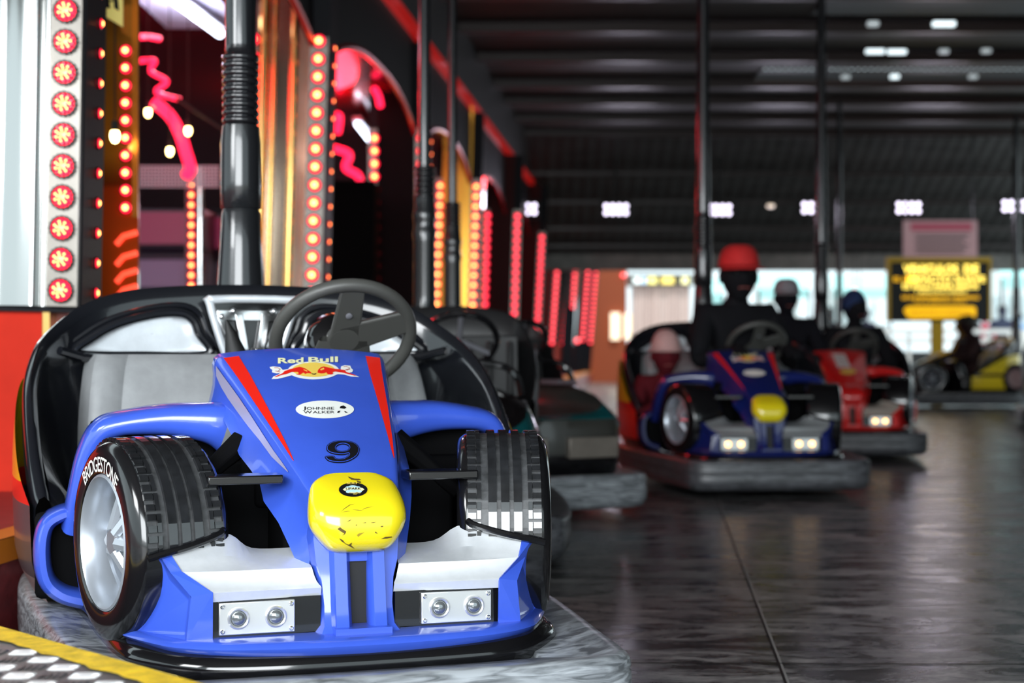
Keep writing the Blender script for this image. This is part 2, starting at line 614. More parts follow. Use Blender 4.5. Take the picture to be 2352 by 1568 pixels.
def hood_decals(hood, style):
    """prints on the hood, laid on its surface"""
    def emit(items, name, mats, parent):
        d = MB()
        for pts, mi, up, sub in items:
            lay(d, pts, lambda x, y: on_hood(x, y, up), mi)
        return d.build(name, mats, parent, smooth=False, recalc=False)

    def ell(cx, cy, a, b, n=40, tilt=0.0):
        return [(cx + a * math.cos(2 * PI * i / n) * math.cos(tilt) - b * math.sin(2 * PI * i / n) * math.sin(tilt),
                 cy + a * math.cos(2 * PI * i / n) * math.sin(tilt) + b * math.sin(2 * PI * i / n) * math.cos(tilt)) for i in range(n)]

    def txt(s, x0, y0, x1, y1, slant=0.0, rise=0.0, bold=0.0, up=0.0022, spacing=1.0):
        vs, fs = text_tris(s, bold, spacing)
        P = [(x0 + (x1 - x0) * u + slant * v, y0 + (y1 - y0) * v + rise * u) for u, v in vs]
        return tri_text(P, fs, up)

    def tri_text(P, fs, up):
        t_ = MB()
        tr = []
        for f_ in fs:
            for k in range(1, len(f_) - 1):
                tr.append((P[f_[0]], P[f_[k]], P[f_[k + 1]]))
        lay(t_, None, lambda x, y: on_hood(x, y, up), 0, tr, 14)
        return t_.v, t_.f

    Z = lambda x, y: (480 + x / 4.9, 780 + y / 4.9)          # enlarged view -> photograph
    if style == 'paper':
        d = emit([([(640, 830), (735, 832), (790, 940), (690, 940)], 0, 0.0012, 4)], 'notice', [WHITE], hood)
        d['label'] = 'white printed notice'
        d2 = MB()
        for k in range(6):
            y = 845 + k * 15
            off = k * 8
            d2.add([on_hood(655 + off, y, 0.002), on_hood(730 + off, y, 0.002), on_hood(733 + off, y + 5, 0.002), on_hood(658 + off, y + 5, 0.002)], [(0, 1, 2, 3)])
        d2.build('printed_line', mat('grey_print', (0.4, 0.36, 0.36), 0.5), d, smooth=False, recalc=False)
        emit([(ell(772, 975, 62, 24), 0, 0.0012, 1)], 'oval_sticker', [SUNY], hood)
        return
    # red and lilac stripes along the edges
    for sgn in (-1, 1):
        d = MB()
        rows = []
        for i in range(25):
            y = 0.598 - i / 24 * 0.47
            w = lerp(HY, HW, y)
            wid = 0.034 * (1 - i / 24) ** 0.8 + 0.001
            xo = w * 0.975
            rows.append([(sgn * (xo - wid * j / 3), y - 0.0006, hood_z(xo - wid * j / 3, y) + 0.0012) for j in range(4)])
        d.grid(rows)
        d.build('red_stripe', RED, hood, recalc=False)
    # logo: lettering, sun and two bulls on a white outline
    logo = []
    logo.append((ell(720, 851.5, 59, 20.5, 44), 0, 0.0012, 1))
    tail = [Z(*p) for p in ((930, 330), (830, 345), (800, 312), (720, 305), (682, 312), (690, 330), (712, 345), (708, 372), (760, 385), (800, 380),
                            (775, 400), (725, 418), (703, 448), (770, 446), (860, 425), (930, 405), (1000, 420), (1000, 340))]
    logo.append((tail, 0, 0.0013, 1))
    rt = [Z(*p) for p in ((1380, 330), (1480, 340), (1485, 305), (1530, 292), (1590, 298), (1600, 325), (1622, 345), (1612, 368), (1575, 378),
                          (1640, 400), (1692, 425), (1600, 420), (1520, 398), (1450, 392), (1400, 410), (1340, 410))]
    logo.append((rt, 0, 0.0013, 1))
    sun = emit(logo, 'emblem', [WHITE], hood)
    emit([(ell(720, 850.5, 49, 16.5, 40), 0, 0.0019, 1)], 'sun_disc', [SUNY], sun)
    bullL = [Z(*p) for p in ((830, 385), (850, 362), (900, 345), (975, 325), (1020, 315), (1075, 330), (1110, 352), (1150, 378), (1152, 390), (1100, 385), (1085, 397),
                             (1060, 380), (1020, 405), (975, 402), (1010, 390), (1000, 372), (930, 372), (880, 392), (800, 410), (760, 428), (735, 428), (800, 398))]
    bullR = [Z(*p) for p in ((1220, 380), (1225, 352), (1250, 325), (1290, 310), (1340, 322), (1400, 335), (1480, 345), (1530, 352), (1540, 372), (1600, 392), (1655, 412),
                             (1640, 414), (1560, 395), (1500, 378), (1420, 368), (1385, 375), (1400, 392), (1370, 402), (1330, 395), (1320, 375), (1295, 388), (1255, 390))]
    emit([(bullL, 0, 0.0026, 1), (bullR, 0, 0.0026, 1)], 'bull_figure', [RED], sun)
    tl = MB()
    for P in (((735, 325), (775, 325), (800, 340), (775, 365), (745, 360), (800, 372)), ((1515, 312), (1545, 308), (1580, 325), (1560, 350), (1535, 345), (1590, 340))):
        tl.tube([on_hood(*Z(*p), 0.0022) for p in P], 0.0006, 5)
    tl.build('bull_tail', DRED, sun)
    sp = []
    for a, b2 in (((1060, 345), (1100, 365)), ((1250, 345), (1290, 335))):
        sp.append(([Z(a[0], a[1]), Z(b2[0], b2[1] - 8), Z(b2[0] + 8, b2[1] + 8), Z(a[0] + 10, a[1] + 12)], 0, 0.003, 1))
    sp.append(([Z(1150, 388), Z(1180, 395), Z(1215, 385), Z(1190, 405), Z(1160, 400)], 1, 0.003, 1))
    emit(sp, 'bull_marking', [SUNY, INK], sun)
    w = MB()
    for s, a in (('Red', (638, 837, 697, 824)), ('Bull', (708, 835, 776, 822))):
        vs, fs = txt(s, a[0], a[1], a[2], a[3], 0, -1.5, 0.03, 0.0026)
        w.add(vs, fs)
    w.build('brand_lettering', CREAM, sun, smooth=False, recalc=False)
    # white oval sticker
    ov = emit([(ell(746, 941, 67, 20.5, 48, -0.0), 0, 0.0012, 1)], 'oval_sticker', [WHITE], hood)
    if style == 'full':
        w = MB()
        for s, a in (('J', (695, 944.5, 702, 935.5)), ('OHNNIE', (704, 942.5, 767, 936.5)), ('W', (697, 951.5, 716, 945)), ('ALKER', (718, 951, 768, 945.5))):
            vs, fs = txt(s, a[0], a[1], a[2], a[3], 0, -0.3, 0.0, 0.0022)
            w.add(vs, fs)
        w.build('sticker_lettering', INK, ov, smooth=False, recalc=False)
        emit([([Z(1480, 755), Z(1515, 748), Z(1545, 770), Z(1525, 785), Z(1470, 778)], 0, 0.0022, 1),
              ([Z(1440, 830), Z(1450, 812), Z(1478, 808), Z(1462, 832)], 0, 0.0022, 1),
              ([Z(1520, 812), Z(1540, 815), Z(1562, 832), Z(1532, 830)], 0, 0.0022, 1)], 'sticker_emblem', [INK], ov)
        # racing number with an outline
        O9 = [Z(*q) for q in ((1322, 1240), (1330, 1195), (1380, 1157), (1460, 1140), (1560, 1143), (1640, 1165), (1685, 1210), (1690, 1262), (1665, 1315), (1600, 1360), (1520, 1387), (1420, 1388),
                              (1345, 1372), (1310, 1338), (1314, 1315), (1400, 1312), (1420, 1335), (1460, 1345), (1520, 1337), (1562, 1312), (1572, 1290), (1500, 1302), (1400, 1292), (1345, 1270))]
        I9 = [Z(*q) for q in ((1428, 1225), (1450, 1195), (1500, 1182), (1550, 1190), (1576, 1215), (1560, 1245), (1500, 1258), (1450, 1250))]

        def offs(P, d):
            out = []
            for i in range(len(P)):
                t = Vector(P[(i + 1) % len(P)]) - Vector(P[i - 1])
                t.normalize()
                out.append((P[i][0] - t.y * d, P[i][1] + t.x * d))
            return out

        def nine(d, up, name, m_, par):
            o_, h_ = offs(crom(O9, 3, True), d), offs(crom(I9, 3, True), -d)
            allp = o_ + h_
            tr = [tuple(allp[i] for i in t) for t in tessellate_polygon([[Vector((x, y, 0)) for x, y in o_], [Vector((x, y, 0)) for x, y in h_]])]
            q = MB()
            lay(q, None, lambda x, y: on_hood(x, y, up), 0, tr)
            return q.build(name, m_, par, smooth=False, recalc=False)
        num = nine(-.5, .0012, 'race_number', INK, hood)
        nine(1.3, .0019, 'number_outline', BLUE, num)
        nine(2.6, .0026, 'number_fill', INK, num)


def hood_body(car, paint, nosep, name='hood'):
    W = MB()
    ys = [0.64, 0.615, 0.57, 0.50, 0.43, 0.35, 0.28, 0.21, 0.165, 0.125, 0.08, 0.05, 0.03]
    LO = [(.216, .64, .675), (.215, .605, .672), (.206, .555, .662), (.199, .49, .645), (.190, .42, .613), (.184, .35, .575), (.172, .27, .55), (.162, .205, .526), (.157, .185, .49),
          (.137, .12, .452), (.120, .08, .405), (.106, .05, .365), (.094, .035, .345)]
    rows = []
    for k, y in enumerate(ys):
        w, zk = lerp(HY, HW, y), lerp(HY, HZ, y)
        lx, ly, lz = LO[k]
        half = [(w * t, y, hood_z(w * t, y)) for t in (0.2, 0.4, 0.6, 0.78, 0.9, 0.97)]
        r = lerp([0, 0.3, 0.6], [0.006, 0.010, 0.022], y)
        half += [(w + r * 0.25, y, zk - r * 0.35), (w + r * 0.45, y, zk - r * 1.0)]
        x1, z1 = w + r * 0.45, zk - r
        for t in (0.25, 0.5, 0.75, 0.93, 1.0):
            bow = 0.006 * math.sin(PI * t)
            half.append((x1 + (lx - x1) * t - bow, y + (ly - y) * t, z1 + (lz - z1) * t))
        rows.append([(-x, yy, z) for x, yy, z in half[::-1]] + [(0, y, hood_z(0, y))] + half)
    W.grid(rows, flip=True)
    # rear lip turned down into the cockpit
    last = rows[0]
    W.grid([last, [(x * 0.985, 0.648, z - 0.012) for x, y, z in last], [(x * 0.97, 0.645, z - 0.05) for x, y, z in last]])
    hood = W.build(name, paint, car, angle=60, recalc=True)
    # keel below the nose
    K = MB()
    rows = []
    for z, y, w in ((0.52, 0.02, 0.085), (0.43, 0.0, 0.092), (0.385, -0.005, 0.088), (0.35, -0.012, 0.078), (0.30, -0.02, 0.074), (0.262, -0.03, 0.076), (0.246, -0.05, 0.086), (0.236, -0.055, 0.09)):
        rows.append([(-w - .012, y + 0.14, z), (-w, y + 0.03, z), (-w + 0.006, y + 0.012, z), (-0.056, y + 0.01, z), (-0.050, y - 0.012, z), (-0.026, y - 0.013, z), (-0.018, y - 0.002, z), (-0.018, y + 0.03, z)])
    K.grid(rows)
    K.grid([[(-x, y, z) for x, y, z in r] for r in rows], flip=True)
    K.box((-0.045, -0.004, 0.385), (0.045, 0.02, 0.43))
    K.box((-0.056, -0.060, 0.236), (0.056, 0.0, 0.262))
    K.build('keel', paint, car, angle=40)
    S = MB()
    S.box((-0.019, 0.004, 0.255), (0.019, 0.014, 0.392))
    S.build('slot', BLACKM, car)
    # nose cap
    N = MB()
    R = [(0.062, .5545, 0.072, .050, .526), (0.048, .549, 0.088, .040, .517), (0.022, .538, 0.094, .028, .500), (-.008, .523, 0.097, .016, .484), (-.033, .505, 0.098, .008, .468), (-.048, .484, 0.096, .002, .456),
         (-.054, .458, 0.089, .0, .442), (-.052, .434, 0.078, .0, .428), (-.042, .416, 0.068, .003, .417), (-.024, .405, 0.058, .010, .408), (0.006, .401, 0.046, .025, .404)]
    R = crom(R, 3)
    rows = []
    for yc, zc, hw, ye, ze in R:
        row = []
        for j in range(21):
            t = -1 + 2 * j / 20
            x = hw * math.sin(t * PI / 2)
            q = 1 - math.cos(t * PI / 2)
            q = q ** 2.0
            row.append((x, yc + (ye - yc) * q, zc + (ze - zc) * q))
        rows.append(row)
    N.grid(rows)
    # side walls closing back to the hood
    for j in (0, 20):
        N.grid([[r[j] for r in rows], [(r[j][0] * 0.9, 0.07, r[j][2] + 0.01) for r in rows]], flip=(j == 0))
    nose = N.build('nose_cap', nosep, car, angle=60)
    return hood, nose


def near_only(car, hood, nose):
    """lilac side stripe, badge, dirt"""
    d = MB()
    P0 = [(0.598, 0.765, .742), (0.56, .748, .718), (.50, .722, .692), (.43, .693, .664), (.36, .662, .637), (.28, .625, .608), (.21, .593, .579), (.16, .570, .562), (.13, .555, .553)]
    for sg in (-1, 1):
        rows = []
        for y, za, zb in P0:
            w, zk = lerp(HY, HW, y), lerp(HY, HZ, y)
            row = []
            for z in (za, (za + zb) / 2, zb):
                r = lerp([0, 0.3, 0.6], [0.006, 0.010, 0.022], y)
                x1, z1 = w + r * 0.45, zk - r
                LX = lerp([-.01, .03, .06, .13, .22, .37, .42, .50, .60, .66], [.092, .096, .105, .137, .163, .186, .192, .205, .215, .216], y)
                LZ = lerp([-.01, .03, .06, .13, .22, .37, .42, .50, .60, .66], [.36, .365, .372, .452, .532, .592, .618, .650, .672, .675], y)
                t = min(1, max(0, (z - z1) / (LZ - z1)))
                row.append((sg * (x1 + (LX - x1) * t - 0.006 * math.sin(PI * t) + 0.003), y, z))
            rows.append(row)
        d.grid(rows)
    d.build('silver_stripe', LILAC, hood, recalc=True)
    # round maker's badge on the nose cap
    def on_nose(px, py, up=0.0):
        u, v = (px - 811) / 100.0, (py - 1125) / 60.0
        x = 0.086 * u * 1.05
        # local slope of the cap between its first rows
        y = 0.027 - 0.040 * v
        z = 0.5405 - 0.0235 * v - (x / 0.1) ** 2 * 0.02 + up
        return (x, y - up * .6, z)
    # sampled directly from the cap so the badge lies on its surface
    dg = bpy.context.evaluated_depsgraph_get()
    from mathutils.bvhtree import BVHTree
    bv = BVHTree.FromObject(nose, dg)
    M = Matrix.Rotation(-NTH, 3, 'Z')
    org = M @ (Vector((0, 0, EYE)) - Vector((NX, NY, 0)))

    def hit(px, py, up=0.0012):
        dr = M @ Vector(((px - 1176) / FPX, 1, -(py - HOR) / FPX))
        loc, nor, i, ds = bv.ray_cast(org, dr.normalized())
        if loc is None:
            return None
        if nor.dot(dr) > 0:
            nor = -nor
        return loc + nor * up

    def patch(items, name, mats, parent):
        d = MB()
        for pts, mi, up in items:
            lay(d, pts, lambda x, y: hit(x, y, up), mi, mx=9)
        return d.build(name, mats, parent, smooth=False, recalc=False)

    def ell(cx, cy, a, b, n=36):
        return [(cx + a * math.cos(2 * PI * i / n), cy + b * math.sin(2 * PI * i / n)) for i in range(n)]
    bd = patch([(ell(811, 1125, 33, 16.3), 0, 0.0010)], 'badge', [INK], nose)
    patch([(ell(810, 1124.5, 14, 9), 0, 0.0016), (ell(799, 1121, 6, 3), 0, 0.0015), (ell(822, 1121, 6, 3), 0, 0.0015), (ell(800, 1130, 6, 3), 0, 0.0015), (ell(825, 1129.5, 6, 3), 0, 0.0015)],
          'badge_emblem', [PALEB], bd)
    patch([([(787, 1126), (792, 1122.5), (800, 1121.5), (811, 1120.5), (822, 1121.5), (832, 1122.5), (837, 1126), (832, 1129), (822, 1127), (811, 1126), (800, 1127), (792, 1129)], 0, 0.0024)],
          'badge_ribbon', [CREAM], bd)
    w = MB()
    for s, a, mi in (('SOLI', (796, 1114.5, 819, 1110), 0), ('LIPARK', (794, 1127, 829, 1122), 1), ('PONTECCHIO RO', (801, 1135.5, 828, 1133), 0), ('ITALY', (811, 1138, 820, 1136), 0)):
        vs, fs = text_tris(s, 0.02)
        h = [hit(a[0] + (a[2] - a[0]) * u, a[1] + (a[3] - a[1]) * v, 0.0032) for u, v in vs]
        if all(p is not None for p in h):
            w.add(h, fs, mi)
    w.build('badge_lettering', [SUNY, INK], bd, smooth=False, recalc=False)
    N = lambda x, y: (640 + x / 6.534, 1060 + y / 6.534)
    sc = []
    for pts in (((1035, 225), (1060, 255), (1140, 258), (1210, 262), (1240, 275), (1180, 285), (1090, 275)), ((1168, 290), (1230, 300), (1240, 318), (1210, 325), (1180, 312)),
                ((880, 1010), (920, 980), (960, 1010), (1015, 1045), (995, 1085), (950, 1110), (985, 1075), (930, 1045)),
                ((905, 1145), (960, 1170), (1000, 1220), (1050, 1240), (1100, 1210), (1090, 1250), (1145, 1305), (1060, 1262), (1010, 1235), (940, 1190)),
                ((1535, 1155), (1600, 1125), (1695, 1118), (1700, 1132), (1620, 1150)), ((1525, 975), (1545, 962), (1575, 965), (1550, 980)), ((1155, 945), (1175, 940), (1172, 958), (1160, 958)),
                ((920, 768), (980, 705), (1060, 650), (1162, 630), (1070, 656), (985, 712)), ((925, 762), (1010, 745), (1095, 738), (1010, 752)), ((1220, 740), (1300, 695), (1440, 668), (1305, 702)),
                ((1090, 712), (1200, 725), (1270, 742), (1190, 735)), ((1370, 915), (1420, 908), (1470, 905), (1420, 918)), ((1020, 900), (1060, 880), (1100, 858), (1065, 890)),
                ((1440, 1060), (1455, 1045), (1490, 1078), (1465, 1075)), ((1250, 918), (1310, 908), (1308, 920)), ((1500, 1308), (1640, 1298), (1560, 1312))):
        sc.append(([N(*p) for p in pts], 0, 0.0009))
    patch(sc, 'scratch', [mat('scratch_brown', (0.10, 0.06, 0.005), 0.7)], nose)
    patch([([N(*p) for p in ((1170, 1100), (1200, 1075), (1290, 1055), (1230, 1095), (1195, 1125))], 0, 0.0009)], 'stain', [mat('stain_ochre', (0.35, 0.24, 0.01), 0.6)], nose)


def formula_car(name, label, loc, rz, P):
    car = thing(name, label, 'bumper car', loc, rz)
    paint, nosep = P['paint'], P['nose']
    det = P.get('detail', False)
    # ---- rubber bumper ring
    half = [(0, -.285), (.16, -.284), (.32, -.277), (.43, -.262), (.487, -.225), (.512, -.16), (.53, -.02), (.56, .2), (.59, .45), (.615, .75), (.632, 1.0), (.635, 1.2), (.615, 1.4),
            (.56, 1.56), (.46, 1.66), (.30, 1.72), (.12, 1.74)]
    out = half + [(0, 1.745)] + [(-x, y) for x, y in half[:0:-1]]
    out = crom(out, 4, True)
    n = len(out)
    rows = []
    for off, z in ((0.20, .15), (0.17, .192), (.10, .202), (.035, .214), (.016, .213), (.004, .203), (.0, .188), (.004, .181), (.0, .174), (.0, .14), (.004, .132), (.0, .124), (.002, .09), (.014, .065), (.04, .05), (.20, .05)):
        r = []
        for i in range(n):
            a, b = Vector(out[i - 1]), Vector(out[(i + 1) % n])
            t = (b - a).normalized()
            nrm = Vector((-t.y, t.x))
            p = Vector(out[i]) + nrm * off
            r.append((p.x, p.y, z))
        rows.append(r)
    b = MB()
    b.grid(rows, closed_u=True)
    b.build('bumper', P['bumper'], car, angle=60)
    # ---- black underbody
    u = MB()
    prof = [(0.0, .16, .0), (0.5, .16, .0)]
    pl = [(0, -.115), (.18, -.108), (.32, -.075), (.42, .03), (.455, .12), (.475, .3), (.50, .6), (.53, .9), (.53, 1.25), (.48, 1.45), (.3, 1.55), (0, 1.58)]
    plan = crom(pl + [(-x, y) for x, y in pl[-2:0:-1]], 4, True)
    rows = []
    cyx = 0.72
    for s, z in ((.90, .10), (.97, .165), (.995, .185), (1.0, .205), (.985, .222), (.95, .232), (0.6, .236), (0.01, .236)):
        rows.append([(x * s, cyx + (y - cyx) * s, z) for x, y in plan])
    u.grid(rows, closed_u=True)
    u.build('underbody', BLACKG, car, angle=50)
    # ---- hood, nose, prints
    hood, nose = hood_body(car, paint, nosep)
    hood_decals(hood, P['decals'])
    if P.get('badge'):
        near_only(car, hood, nose)
    # ---- front skirt
    sk = MB()
    cx = [(.437, .148), (.425, .118), (.39, .045), (.35, -.015), (.27, -.066), (.15, -.093), (0, -.102)]
    cx = crom(cx + [(-x, y) for x, y in cx[-2::-1]], 4)
    rows = [[], [], [], [], [], []]
    for x, y in cx:
        e = abs(x) / .43
        zl = .216 + .012 * e * e
        ins = Vector((x, y - 0.5)).normalized()
        rows[0].append((x * 0.80, max(y + 0.03, -0.012) + 0.02 * e, .250))
        rows[1].append((x * .985, y + .012, .250))
        rows[2].append((x, y, .246))
        rows[3].append((x + ins.x * .006, y + ins.y * .006, .238))
        rows[4].append((x, y, zl + .004))
        rows[5].append((x * .97, y + .02, zl - .004))
    sk.grid(rows)
    sk.build('front_skirt', paint, car, angle=50)
    # ---- wing surfaces and winglets on both sides
    for sx in (-1, 1):
        mir = lambda p: (sx * p[0], p[1], p[2])
        w = MB()
        lipb = [(.073, .004, .320), (.15, -.004, .320), (.22, -.010, .320), (.287, -.016, .320)]
        lip = [(.073, -.004, .336), (.15, -.012, .337), (.22, -.018, .338), (.287, -.024, .339)]
        lip2 = [(.074, .000, .339), (.15, -.008, .340), (.22, -.014, .341), (.289, -.020, .342)]
        mid0 = [(.076, .003, .341), (.155, -.004, .342), (.228, -.010, .343), (.296, -.016, .344)]
        mid = [(.080, .010, .347), (.16, .003, .348), (.235, -.001, .349), (.312, -.004, .353)]
        mid2 = [(.084, .0155, .358), (.165, .009, .359), (.248, .008, .360), (.328, .006, .365)]
        cre = [(.088, .018, .373), (.17, .012, .374), (.26, .012, .374), (.341, .014, .376)]
        cr2 = [(.088, .026, .3755), (.17, .020, .3765), (.26, .020, .3765), (.343, .020, .379)]
        up = [(.097, .075, .389), (.18, .072, .390), (.262, .062, .397), (.350, .034, .394)]
        bk = [(.104, .13, .400), (.19, .132, .402), (.250, .098, .437), (.362, .046, .409)]
        rows = [[mir(p) for p in crom(r, 5)] for r in (lipb, lip, lip2, mid0, mid, mid2, cre, cr2, up, bk)]
        w.grid(rows, flip=(sx < 0))
        w.build('silver_wing', P.get('wing', SILVER), car, angle=28)
        e_ = MB()
        e_.tube(crom([mir(q) for q in ((.402, .030, .402), (.374, .034, .409), (.34, .040, .416), (.30, .054, .426), (.262, .072, .438), (.252, .085, .446))], 4), .0075, 8)
        e_.build('wing_edge', BLACKG, car)
        # black housing behind the head lamps and the dark box over it
        h = MB()
        h.box((min(sx * .075, sx * .29), -.003, .250), (max(sx * .075, sx * .29), .06, .321))
        h.build('lamp_housing', BLACKG, car)
        headlamp_plate(car, sx, P.get('lamps', False))
        # winglet
        g = MB()
        A, B, A2, B2 = (.286, -.026, .340), (.326, -.018, .333), (.286, -.020, .246), (.335, -.014, .246)
        C, D, E = (.341, .012, .378), (.360, .044, .410), (.380, .047, .407)
        F, G = (.430, .130, .238), (.360, .030, .374)
        pts = [mir(p) for p in (A, B, A2, B2, C, D, E, F, G)]
        g.add(pts, [(0, 2, 3, 1), (0, 1, 8, 4), (4, 8, 6, 5)])
        wl = g.build('winglet', paint, car, smooth=False, solid=0.004)
        g = MB()
        g.add([pts[1], pts[3], pts[7], pts[6], pts[8]], [(0, 1, 2, 3, 4)] if sx > 0 else [(4, 3, 2, 1, 0)])
        o = g.build('winglet_panel', paint, wl, smooth=False, recalc=False)
        bm = bmesh.new()
        bm.from_mesh(o.data)
        r = bmesh.ops.inset_individual(bm, faces=bm.faces[:], thickness=0.020, depth=0.0)
        ce = max(bm.faces, key=lambda f: min(len(e.link_faces) for e in f.edges))
        ce.normal_update()
        nv = ce.normal * (-1 if ce.normal.y < 0 else 1)
        bmesh.ops.translate(bm, verts=list(ce.verts), vec=nv * .011)
        bm.to_mesh(o.data)
        bm.free()
        md = o.modifiers.new('bevel', 'BEVEL')
        md.width = 0.004
        md.segments = 3
        # arms of the suspension
        s = MB()
        s.box((min(sx * .13, sx * .28), .10, .532), (max(sx * .13, sx * .28), .17, .550))
        s.build('suspension_arm', BLACKG, car, bevel=.003)
        s = MB()
        s.tube([mir((.17, .40, .60)), mir((.22, .38, .56)), mir((.31, .36, .48))], [.03, .024, .018], 8)
        s.build('suspension_arm', CHASSIS, car, bevel=.003)
        wheel(car, sx, det)
        # fender arch over the wheel
        f = MB()
        pa = crom([mir(p) for p in ((.19, .55, .628), (.23, .552, .638), (.32, .572, .645), (.42, .592, .636), (.462, .605, .615), (.486, .625, .56), (.502, .65, .48), (.515, .68, .40))], 5)
        m = len(pa)
        ra = [lerp([0, .2, .4, .62, 1], [.058, .040, .027, .027, .028], i / (m - 1)) for i in range(m)]
        f.sweep(pa, ra, 0.055, (0, 1, .12), 18)
        f.build('fender', paint, car, angle=50)
        # rounded frame of the side intake
        r = MB()
        pa = crom([cl(178, 1168, .70), cl(135, 1180, .70), cl(105, 1205, .70), cl(96, 1262, .70), cl(106, 1325, .70), cl(140, 1358, .70), cl(190, 1372, .70)], 5)
        pa = [(sx * abs(p[0]), p[1], p[2]) for p in pa]
        r.sweep(pa, [.017 + .006 * i / len(pa) for i in range(len(pa))], .075, (0, 1, 0), 14)
        r.build('intake_frame', paint, car, angle=50)
        q = MB()
        q.box((min(sx * .40, sx * .600), .69, .23), (max(sx * .40, sx * .600), .72, .430))
        q.build('intake_panel', CHASSIS, car, bevel=.02)
        q = MB()
        q.box((min(sx * .19, sx * .485), .60, .24), (max(sx * .19, sx * .485), .635, .645))
        q.build('wheel_well', CHASSIS, car, bevel=.03)
        # outer body side: coloured bands from top to bottom
        y_ = MB()
        pth = [(.600, .745), (.622, .86), (.634, 1.0), (.636, 1.15), (.622, 1.28), (.572, 1.40), (.48, 1.48), (.3, 1.55), (0, 1.56)]
        TT = [.44, .51, .60, .68, .73, .74, .74, .74, .74]
        pp = crom([(p[0], p[1], t) for p, t in zip(pth, TT)], 5)
        rows = []
        for zv in (.215, .235, .27, .31, .36, .40, .44, .49, .54, .60, .66, .72, .77, .82):
            row = []
            for x, yy, t in pp:
                z = min(zv, t)
                q = (z - .215) / .6
                bul = 0.012 * math.sin(PI * min(1, q)) - .03 * max(0, .12 - q) / .12
                bul -= .010 * max(0, (z - .5) / .25) ** 1.5
                row.append(mir((x * (1 + bul / .6), yy + bul * .3, z)))
            rows.append(row)
        for i in range(len(rows) - 1):
            for j in range(len(pp) - 1):
                zm = (rows[i][j][2] + rows[i + 1][j + 1][2]) / 2
                mi = 0 if zm > .49 else (2 if zm > .44 else (1 if zm > .27 else 3))
                y_.grid([rows[i][j:j + 2], rows[i + 1][j:j + 2]], mi, flip=(sx > 0))
        y_.build('body_side', P['sides'], car, angle=22)
    # ---- dark box under the hood and the floor pan
    k = MB()
    k.box((-.12, .16, .232), (.12, .60, .46))
    k.box((-.30, .36, .232), (.30, .60, .52))
    k.box((-.15, .34, .46), (.15, .60, .58))
    k.box((-.46, .55, .232), (.46, .75, .55))
    k.build('chassis_box', CHASSIS, car, bevel=.01)
    # ---- moulded cockpit shell
    s = MB()
    pth = [(-.560, .76), (-.578, .86), (-.586, 1.0), (-.584, 1.12), (-.560, 1.24), (-.508, 1.33), (-.44, 1.385), (-.33, 1.42), (-.18, 1.44), (0, 1.445)]
    TT = [.46, .56, .67, .75, .825, .885, .935, .970, .985, .990]
    full = [(x, y, t) for (x, y), t in zip(pth, TT)]
    full = full + [(-x, y, t) for x, y, t in full[-2::-1]]
    pp = crom(full, 4)
    m = len(pp)
    rows = []
    for lean, off, mode, zq in ((.10, 0, 'a', .236), (.06, 0, 'a', .45), (.03, 0, 'f', .35), (.0, 0, 'f', .75), (0, .0, 't', -.035), (0, .006, 't', -.012), (0, .018, 't', 0), (0, .030, 't', -.006), (0, .038, 't', -.026), (0, .040, 't', -.07)):
        row = []
        for i, (x, y, t) in enumerate(pp):
            a, b2 = Vector(pp[max(i - 1, 0)][:2]), Vector(pp[min(i + 1, m - 1)][:2])
            tg = (b2 - a).normalized()
            nr = Vector((-tg.y, tg.x))
            if mode == 'a':
                z = min(zq, t - .08)
            elif mode == 'f':
                z = max(.45 + (t - .45) * zq, 0) if t > .5 else t - .08 + .05 * zq
            else:
                z = t + zq
            p = Vector((x, y)) + nr * (off - lean)
            row.append((p.x, p.y, z))
        rows.append(row)
    s.grid(rows)
    shell = s.build('cockpit_shell', SHELLM, car, angle=60)
    # headrest panel across the back with two rounded windows
    hp = MB()
    base = [cl(90 + 0, 0, 0)]
    for sx in (-1, 1):
        o = [(-.485, .792), (-.440, .838), (-.37, .876), (-.27, .902), (-.20, .905), (-.165, .885), (-.150, .85), (-.125, .79), (-.30, .786)]
        o = crom(o, 5, True)
        yb = lambda x: 1.372 + 0.055 * (1 - min(1, (abs(x) / .5)) ** 2) - .03
        fr = MB()
        fr.tube([(sx * -x if sx > 0 else x, yb(x), z) for x, z in o], .013, 10, closed=True)
        fr2 = fr.build('window_frame', SHELLM, shell)
        cx, cz = sum(p[0] for p in o) / len(o), sum(p[1] for p in o) / len(o)
        w = MB()
        rows = []
        for q, dy in ((1.0, 0), (.93, .008), (.86, .016), (.65, .016), (.45, .016), (.25, .016), (.01, .016)):
            rows.append([((-1 if sx > 0 else 1) * (cx + (x - cx) * q), yb(cx + (x - cx) * q) + dy - .004, cz + (z - cz) * q) for x, z in o])
        w.grid(rows, closed_u=True)
        w.build('window_panel', RECESS, fr2, angle=60)
        f3 = MB()
        o2 = [(cx + (x - cx) * 1.17, cz + (z - cz) * 1.25 + .006) for x, z in o]
        f3.tube([((-1 if sx > 0 else 1) * x, yb(x) + .012, z) for x, z in o2 if z > .80], .009, 8)
        f3.build('window_ridge', SHELLM, shell)
    # cross panel below the windows and niche in the middle
    c = MB()
    c.tube([(-.53, 1.25, .800), (-.47, 1.30, .782), (-.3, 1.345, .772), (0, 1.36, .770), (.3, 1.345, .772), (.47, 1.30, .782), (.53, 1.25, .800)], .012, 8)
    c.build('lower_ridge', SHELLM, shell)
    nf = MB()
    o = crom([(-.105, .945), (.105, .945), (.118, .93), (.075, .79), (.055, .775), (-.055, .775), (-.075, .79), (-.118, .93)], 4, True)
    nf.tube([(x, 1.395, z) for x, z in o], .012, 10, closed=True)
    nfo = nf.build('niche_frame', RECESS, shell)
    nb = MB()
